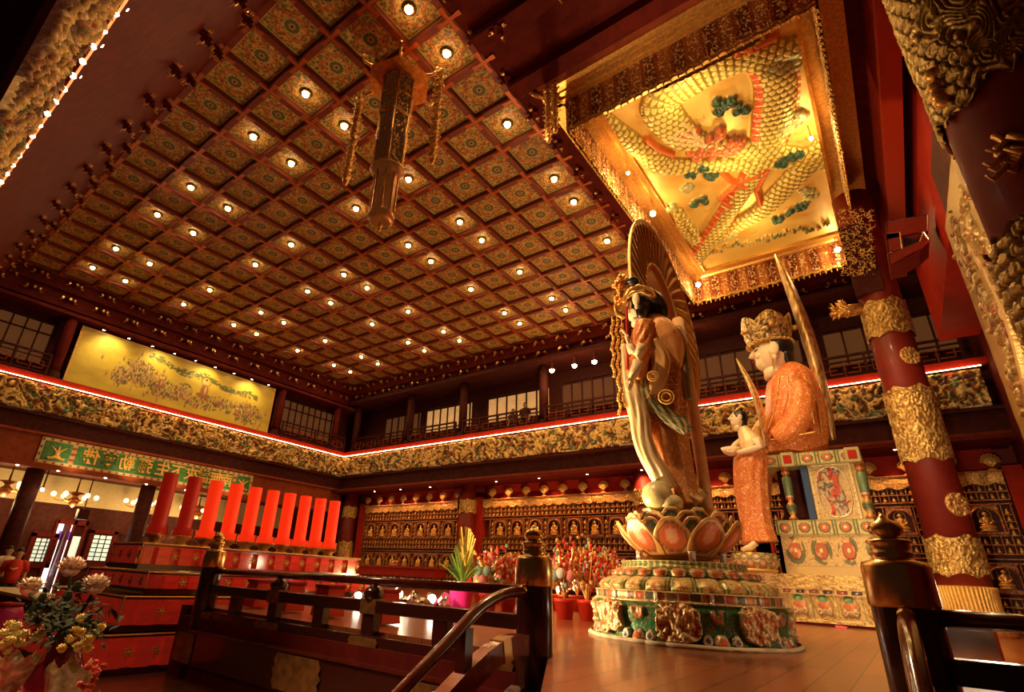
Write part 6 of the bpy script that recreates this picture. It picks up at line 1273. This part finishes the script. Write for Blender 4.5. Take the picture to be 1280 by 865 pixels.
# yellow flower arrangement before the left shrine column
t = empty('yellow_flower_spray', 'yellow green floral spray standing behind the fern by the red column', 'flowers', (aty(583,690,17).x, 17, 0)); mb = MB(); mb.lathe([(.2,0),(.26,.5),(.2,.9),(.26,1.0)], n=18); obj('tall_vase', mb, M['redb'], t, smooth=True); mb = MB(); rg = random.Random(4)
for k in range(60): a = rg.uniform(0,2*PI); r = rg.uniform(0,.35); mb.tube([(0,0,.95),(math.cos(a)*r, math.sin(a)*r, rg.uniform(1.5,2.5))],[.02,.05],5)
obj('yellow_blooms', mb, mat('yellow_bloom', (.75,.62,.12), .5), t)
# ============================================================ left foreground: altar with peonies
tb = empty('offering_table', 'red draped offering table at the lower left under the peonies', 'table', (-5.6, 1.55, -1)); mb = MB(); mb.box((-1.6,-.55,.62),(1.35,.45,.68)); obj('tabletop', mb, M['redb'], tb, bevel=.01); mb = MB(); mb.box((-1.58,-.53,.02),(1.33,.43,.62)); obj('table_cloth', mb, mat('deep_red_cloth', (.30,.012,.012), .7, noise=.2), tb)
def flower_head(t, c, r, mlist, seed, n=60, nm='peony_bloom'):
    rg = random.Random(seed); mb = MB(); c = Vector(c)
    for k in range(n):
        f = k/n; a = k*2.399; ph = .15+1.5*f; d = Vector((math.sin(ph)*math.cos(a), math.sin(ph)*math.sin(a), math.cos(ph)*.9+.1)); s_ = d.cross(Vector((0,0,1))).normalized() if abs(d.z) < .98 else Vector((1,0,0)); u = s_.cross(d)
        L_ = r*rg.uniform(.45,.62); b = c+d*r*.42; cup = Vector((0,0,1))*.25*r*(f); g = MB(); vs = []
        for i in range(5):
            for j in range(5):
                x = (j-2)/2; y = i/4; w_ = math.sin((y*.8+.15)*PI)*L_*.62; vs.append(b+s_*x*w_+(d*.75+u*.0)*y*L_*.95+cup*y*y-d*abs(x)**2*L_*.22+Vector((rg.uniform(-1,1),rg.uniform(-1,1),rg.uniform(-1,1)))*L_*.05-u*(y-.2)*L_*.35)
        mb.add(vs, [(i*5+j, i*5+j+1, i*5+j+6, i*5+j+5) for i in range(4) for j in range(4)])
    mb.ball(c+Vector((0,0,r*.1)), r*.55, 10); return obj(nm, mb, mlist, t, smooth=True)
vz = -.32; fy = 1.6; vb = aty(72, 840, fy); bq = empty('peony_vase', 'dark red vase of three pale peonies with dark foliage', 'flowers', (vb.x, fy, vz)); bo = Vector(bq.location)
mb = MB(); mb.lathe([(.09,0),(.15,.05),(.18,.16),(.13,.30),(.08,.38),(.12,.44),(.10,.44)], n=26); obj('vase', mb, mat('wine_glaze', (.22,.01,.02), .15, coat=.6), bq, smooth=True)
pe = mat('pale_peony_petal', (.95,.72,.52), .6); pe2 = mat('cream_peony_petal', (.97,.80,.60), .6); gd = mat('dark_foliage', (.018,.032,.004), .95); lamp('SPOT', (-8.2, .9, 7.5), 3600, .1, (1,.60,.34), (-5.2, 1.6, .4), 50); lamp('SPOT', (-1.5, .3, 4.0), 260, .2, (1,.66,.36), (-5.2, 1.6, .3), 45)
rg = random.Random(22); sm = MB(); lf = MB()
for i, (px, py, r, m_, dy) in enumerate(((88,712,20,pe,.05),(37,737,19,pe2,-.02),(119,734,20,pe2,0))):
    c = aty(px, py, fy+dy); flower_head(bq, c-bo, r*spx(c), m_, i); sm.tube([(0,0,.4), (c-bo)*.55+Vector((0,0,.2)), c-bo-Vector((0,0,.03))], .012, 5)
for px, py in ((96,733),(53,747),(60,760),(85,745)): c = aty(px, py, fy-.1)-bo; lf.ball(c, (.03,.03,.04), 8)
for k in range(520):
    c = aty(rg.gauss(77, 25), rg.gauss(775, 19), fy+rg.uniform(-.2,.25))-bo; leafmesh(lf, c, (rg.uniform(-1,1), rg.uniform(-1,1), rg.uniform(-.3,.9)), rg.uniform(.025,.05), rg.uniform(.06,.12))
for k in range(10): c = aty(rg.uniform(40,115), rg.uniform(740,780), fy)-bo; sm.tube([(0,0,.4), c*.5+Vector((0,0,.2)), c], .008, 5)
obj('stems', sm, gd, bq); obj('foliage', lf, gd, bq)
for i, (px, py, r, cl, nm) in enumerate(((28,800,26,(.85,.72,.25),'cellophane wrapped cream flowers left of the peony vase'),(101,800,24,(.90,.66,.16),'wrapped yellow flowers right of the peony vase'),(112,850,18,(.80,.14,.06),'small red flowers at the bottom right of the peony vase'))):
    c = aty(px, py, 1.45); t = empty('wrapped_bouquet', nm, 'flowers', (c.x, c.y, vz)); rg = random.Random(i); mm = mat('bouquet_bloom', cl, .5); R = r*spx(c); z = max(.12, c.z-vz)
    for k in range(13): a = rg.uniform(0,2*PI); q = R*rg.uniform(.1,.9); flower_head(t, (math.cos(a)*q, math.sin(a)*q, z+.04-q*.35+rg.uniform(-.08,.10)), R*.36, mm, k, 22, 'bloom')
    mb = MB(); n, m = 40, 12; T, V = np.meshgrid(np.linspace(0,2*PI,n,endpoint=False), np.linspace(0,1,m), indexing='xy'); rr = .04+R*.72*V**.8*(1+.12*np.sin(T*9)*V); mb.grid(np.stack([rr*np.cos(T), rr*np.sin(T), V*z*.72+.03*np.sin(T*7)*V], -1), wrap=True); obj('wrapping', mb, mat('gold_wrapping', (.66,.50,.28), .35, .1, noise=.5, nscale=14, bump=.8), t, smooth=True)
# white bench row and magenta cloth at far left
t = empty('magenta_draped_stool', 'magenta draped stool at the left edge of the photo', 'stool', (aty(4,775,2.9).x, 2.9, -1)); mb = MB(); mb.lathe([(.36,0),(.30,.4),(.24,.75),(.2,.85),(.02,.87)], n=24); obj('magenta_cloth', mb, bpy.data.materials['magenta_cloth'], t, smooth=True); mb = MB(); mb.lathe([(.2,.85),(.21,.9),(.02,.92)], n=24); obj('cushion', mb, M['redb'], t, smooth=True)
t = empty('long_table', 'long pale topped table behind the peonies at left', 'table', (-14.5, 4.3, -1)); mb = MB(); mb.box((-4.5,-.4,.78),(.2,.4,.84)); obj('tabletop', mb, M['cream'], t); mb = MB(); mb.box((-4.4,-.35,.55),(.1,.35,.78)); obj('apron', mb, M['darkred'], t)
for x in (-4.3, -2.2, 0): mb = MB(); mb.box((x-.04,-.3,0),(x+.04,.3,.56)); obj('leg', mb, M['dark'], t)
# ============================================================ doors, windows, chandeliers on the far left
brightpane = mat('daylit_door_glass', (.8,.8,.75), .3, emit=(.62,.85,.60), es=.9, noise=.2, nscale=4); violetpane = mat('violet_poster', (.2,.1,.6), .4, emit=(.25,.12,.9), es=.7); whitepane = mat('white_daylight', (1,1,1), .3, emit=(1,.86,.72), es=2.6)
FX = -31.15
def yx(px, py): return atx(px, py, FX)
mb = MB(); mb.box((FX-.05, 5.5, -1), (FX+.02, 20, 2.95)); struct('wall_left_lower', mb, M['dark'])
for i, (pa, pb) in enumerate((((45,672),(64,703)), ((117,668),(138,702)))):
    a, b = yx(*pa), yx(*pb); y0, y1, z0, z1 = a.y, b.y-.25, b.z, a.z; mb = MB(); mb.box((FX, y0, z0), (FX+.06, y1, z1)); wn = struct('window_%d' % (9+i), mb, brightpane); fr = MB()
    for y in np.linspace(y0, y1, 4): fr.box((FX+.05, y-.02, z0-.05), (FX+.10, y+.02, z1+.05))
    for z in np.linspace(z0, z1, 7): fr.box((FX+.05, y0, z-.02), (FX+.10, y1, z+.02))
    for a_, b_ in (((y0-.2,z0-.2),(y0-.02,z1+.2)),((y1+.02,z0-.2),(y1+.2,z1+.2)),((y0-.2,z1+.05),(y1+.2,z1+.25)),((y0-.2,z0-.25),(y1+.2,z0-.05))): fr.box((FX, a_[0], a_[1]), (FX+.14, b_[0], b_[1]))
    struct('window_frame', fr, M['darkred'], wn)
a, b = yx(78,655), yx(100,712); y0, y1, z0, z1 = a.y-.15, b.y-.35, -1.0, a.z; mb = MB(); mb.box((FX+.01, y0, z0), (FX+.05, y0+.55*(y1-y0), z1)); dr = struct('door_1', mb, whitepane); mb = MB(); mb.box((FX+.04, y0+.1, z1-.7), (FX+.07, y0+.52*(y1-y0), z1-.3)); struct('door_poster', mb, violetpane, dr)
mb = MB(); mb.box((FX+.01, y0+.58*(y1-y0), .2), (FX+.05, y1, z1-.5)); struct('door_side_glass', mb, brightpane, dr)
mb = MB()
for y in (y0-.1, y0+.56*(y1-y0), y1): mb.box((FX, y-.05, z0), (FX+.2, y+.07, z1+.2))
mb.box((FX, y0-.1, z1), (FX+.2, y1+.1, z1+.2)); mb.box((FX+.03, y0+.57*(y1-y0), .1), (FX+.12, y1, .3)); mb.box((FX+.1, y1-.9, -1), (FX+1.0, y1-.84, z1)); struct('door_frame', mb, M['darkred'], dr)
lamp('AREA', (FX+.4, (y0+y1)/2, .8), 60, (.8, 2), (.85,.9,1), target=(FX+5, (y0+y1)/2+1, 0))
def chandelier(label, px, py, x):
    p = atx(px, py, x); t = empty('globe_chandelier', label, 'chandelier', p, 'globe chandeliers under the gallery'); mb = MB(); mb.lathe([(.02,-.36),(.10,-.30),(.22,-.16),(.26,-.05),(.18,.02),(.10,.1),(.16,.2),(.32,.26),(.30,.30),(.04,.34),(.02,4.2-p.z)], n=20); obj('brass_body', mb, mat('copper_brass', (.55,.20,.06), .3, .8) if 'copper_brass' not in bpy.data.materials else bpy.data.materials['copper_brass'], t, smooth=True)
    for k in range(6):
        a = k*PI/3+.3; d = Vector((math.cos(a), math.sin(a), 0)); mb = MB(); mb.tube([d*.15, d*.45+Vector((0,0,-.16)), d*.8+Vector((0,0,-.05)), d*.82+Vector((0,0,.06))], .02, 6); ar = obj('arm', mb, M['gold'], t, smooth=True); mb = MB(); mb.ball(d*.82+Vector((0,0,.15)), .11, 12); obj('glass_globe', mb, globe, ar, smooth=True)
    lamp('POINT', p+Vector((0,0,-.5)), 120, .2, (1,.62,.24)); return t
globe = mat('lit_globe', (1,1,.9), .3, emit=(1,.78,.42), es=2.6)
chandelier('brass chandelier with lit globes before the doorway, middle one', 93, 624, -29.6); chandelier('brass chandelier beside the red cylinders, rightmost one', 180, 632, -29.6); chandelier('brass chandelier cut by the left edge of the photo', 8, 610, -29.6); chandelier('brass chandelier glimpsed between the red cylinders', 247, 640, -29.7)
p = atx(53, 612, -28.1); t = empty('lintel_spotlight', 'single bright spotlight under the left lintel', 'spotlight', p); mb = MB(); mb.ball((0,0,0), .07, 10); obj('bulb', mb, M['bulbs'], t, smooth=True); mb = MB(); mb.tube([(0,0,.05),(0,0,4.06-p.z)], .03, 6); obj('stem', mb, M['dark'], t)
for i, (px, py) in enumerate(((73,588),(132,597),(183,605),(22,580),(232,612))):
    p = atx(px, py, -28.0); o = tag(obj('lintel_lamp', MB().ball((0,0,0), (.06,.06,.03), 8), M['bulbs'], smooth=True), 'tiny recessed lamp under the green signboard, %s from the left' % ordw((2,3,4,1,5)[i]), 'lamp', 'recessed lamps under the signboard'); o.location = (p.x, p.y, 4.045)
t = empty('hanging_exit_box', 'small dark lantern box hanging before the cream wall band', 'lantern', atx(103, 643, -29)); mb = MB(); mb.box((-.15,-.22,-.22),(.15,.22,.22)); obj('box_body', mb, M['dark'], t); mb = MB(); mb.box((-.02,-.02,.22),(.02,.02,4.2-t.location.z)); obj('rod', mb, M['dark'], t)
# ============================================================ people
def person(label, x, y, z, h, face, shirt, trousers, group=None, arms='down', hairc=None, lower=True):
    t = empty('person', label, 'person', (x, y, z), group, face); s = h/1.7; mb = MB()
    me = bpy.data.meshes.new('body'); bm = bmesh.new(); J = {}
    def j(n, p): J[n] = bm.verts.new(Vector(p)*s)
    j('pel',(0,0,.95)); j('wst',(0,0,1.08)); j('chs',(0,0,1.28)); j('nk',(0,0,1.44)); j('hd0',(.01,0,1.52)); j('hd1',(.015,0,1.60)); j('hd2',(.01,0,1.68))
    for q, sg in (('l',1),('r',-1)):
        j('hip'+q,(0,.10*sg,.90)); j('kn'+q,(.01,.11*sg,.50)); j('an'+q,(0,.11*sg,.08)); j('to'+q,(.14,.12*sg,.04)); j('sh'+q,(0,.19*sg,1.38))
        if arms == 'down': j('el'+q,(-.02,.25*sg,1.10)); j('wr'+q,(.06,.26*sg,.86)); j('hn'+q,(.09,.25*sg,.76))
        elif arms == 'front': j('el'+q,(.06,.24*sg,1.12)); j('wr'+q,(.26,.10*sg,1.20)); j('hn'+q,(.33,.04*sg,1.27))
    E_ = [('pel','wst'),('wst','chs'),('chs','nk'),('nk','hd0'),('hd0','hd1'),('hd1','hd2')]
    for q in 'lr': E_ += [('pel','hip'+q),('hip'+q,'kn'+q),('kn'+q,'an'+q),('an'+q,'to'+q),('chs','sh'+q),('sh'+q,'el'+q),('el'+q,'wr'+q),('wr'+q,'hn'+q)]
    for a, b in E_: bm.edges.new((J[a], J[b]))
    rad = dict(pel=.145,wst=.13,chs=.155,nk=.055,hd0=.07,hd1=.098,hd2=.075,hip=.095,kn=.06,an=.04,to=.04,sh=.062,el=.045,wr=.032,hn=.036); names = list(J); bm.to_mesh(me); bm.free()
    o = bpy.data.objects.new('body', me); COL.objects.link(o); o.parent = t; md = o.modifiers.new('skin', 'SKIN'); me.skin_vertices.new() if not me.skin_vertices else None
    for i, n in enumerate(names): r = rad[n if n in rad else n[:-1]]*s; me.skin_vertices[0].data[i].radius = (r, r)
    me.skin_vertices[0].data[0].use_root = True; md.use_smooth_shade = True; o.modifiers.new('sub', 'SUBSURF').levels = 1; o.modifiers['sub'].render_levels = 2; me.materials.append(M['skinp'])
    sm_ = mat('shirt_cloth', shirt, .7); tm = mat('trouser_cloth', trousers, .7)
    mb = MB(); mb.tube([Vector(p)*s for p in ((0,0,.88),(0,0,1.05),(0,0,1.25),(0,0,1.40),(0,0,1.46))], [r*s for r in (.185,.175,.20,.17,.07)], 20, flat=1.0, ref=(0,1,0))
    for sg in (-1,1): e = Vector((-.02,.25*sg,1.16)) if arms == 'down' else Vector((.05,.24*sg,1.16)); mb.tube([Vector((0,.13*sg,1.37))*s, Vector((0,.20*sg,1.37))*s, e*s], [.085*s,.085*s,.075*s], 12)
    obj('shirt', mb, sm_, t, smooth=True); mb = MB()
    for sg in (-1,1): mb.tube([Vector(p)*s for p in ((0,.08*sg,.97),(0,.10*sg,.80),(.01,.11*sg,.50),(0,.11*sg,.10))], [r*s for r in (.125,.115,.085,.065)], 14)
    obj('trousers', mb, tm, t, smooth=True)
    mb = MB(); mb.ball(Vector((-.02,0,1.655))*s, (.105*s,.092*s,.10*s), 14); mb.ball(Vector((-.055,0,1.60))*s, (.07*s,.088*s,.09*s), 12); obj('hair', mb, M['black'], t, smooth=True)
    mb = MB(); mb.ball(Vector((.115,0,1.60))*s, (.018*s,.014*s,.022*s), 8)
    for sg in (-1,1): mb.ball(Vector((0.01,.10*sg,1.60))*s, (.02*s,.012*s,.03*s), 8)
    obj('nose_and_ears', mb, M['skinp'], t, smooth=True); mb = MB()
    for sg in (-1,1): mb.ball(Vector((.100,.034*sg,1.625))*s, .011*s, 6)
    mb.tube([Vector((.102,-.02,1.565))*s, Vector((.108,0,1.563))*s, Vector((.102,.02,1.565))*s], .004*s, 5); obj('eyes_and_mouth', mb, M['black'], t)
    mb = MB()
    for sg in (-1,1):
        b = Vector((.10,.25*sg,.75)) if arms == 'down' else Vector((.34,.035*sg,1.28)); d = (0.1,0,-1) if arms == 'down' else (.5,0,.85); hand(mb, (b-Vector(d)*.03)*s, d, (0,-sg,0), .10*s)
    obj('hands', mb, M['skinp'], t, smooth=True); return t
p = aty(22, 700, 4.6); pp = person('person in red t-shirt with yellow chest mark standing at the far left', p.x, 4.6, -1, 1.78, -.35, (.62,.03,.02), (.05,.03,.03)); mb = MB(); mb.tube([(.205,-.09,1.30),(.212,0,1.27),(.205,.09,1.31)], [.018,.028,.018], 6); obj('chest_print', mb, mat('yellow_print', (.85,.5,.12), .6), pp, smooth=True)
p2 = aty(8, 700, 5.3); person('person in pale shirt standing behind the red t-shirt at the far left', p2.x, 5.3, -1, 1.86, .3, (.70,.55,.38), (.05,.04,.04))
p3 = aty(146, 700, 6.3); person('person in pink dress praying with raised hands beside the stand', p3.x, 6.3, -1, 1.75, PI, (.66,.12,.10), (.30,.04,.04), arms='front')
p4 = aty(655, 515, 23.1); person('dark silhouetted person standing behind the back gallery railing', p4.x, 23.2, 7.62, 1.95, -PI/2, (.03,.015,.012), (.02,.012,.01)); p5 = aty(640, 520, 23.1); person('second silhouetted person to the left behind the gallery railing', p5.x, 23.2, 7.62, 1.7, -PI/2, (.05,.02,.015), (.02,.012,.01))
# white wrapped parcel with glare by the great pillar, white papers on floor to the right
p = aty(1200, 752, 8.5); t = empty('white_floor_lamp_box', 'glaring white low floor light before the great pillar base', 'floor light', (p.x, 8.5, 0)); mb = MB(); mb.box((-.22,-.12,0),(.22,.12,.40)); obj('housing', mb, M['chrome'], t, bevel=.03); mb = MB(); mb.ball((0,0,.47), (.34,.16,.10), 14); obj('lit_diffuser', mb, mat('white_flood', (1,1,1), .4, emit=(1,.80,.52), es=6), t, smooth=True)
lamp('SPOT', (p.x, 8.4, .75), 900, .15, (1,.72,.42), (.9, 17, 2.5), 70); lamp('POINT', (p.x+.1, 7.6, .7), 25, .15, (1,.74,.45))
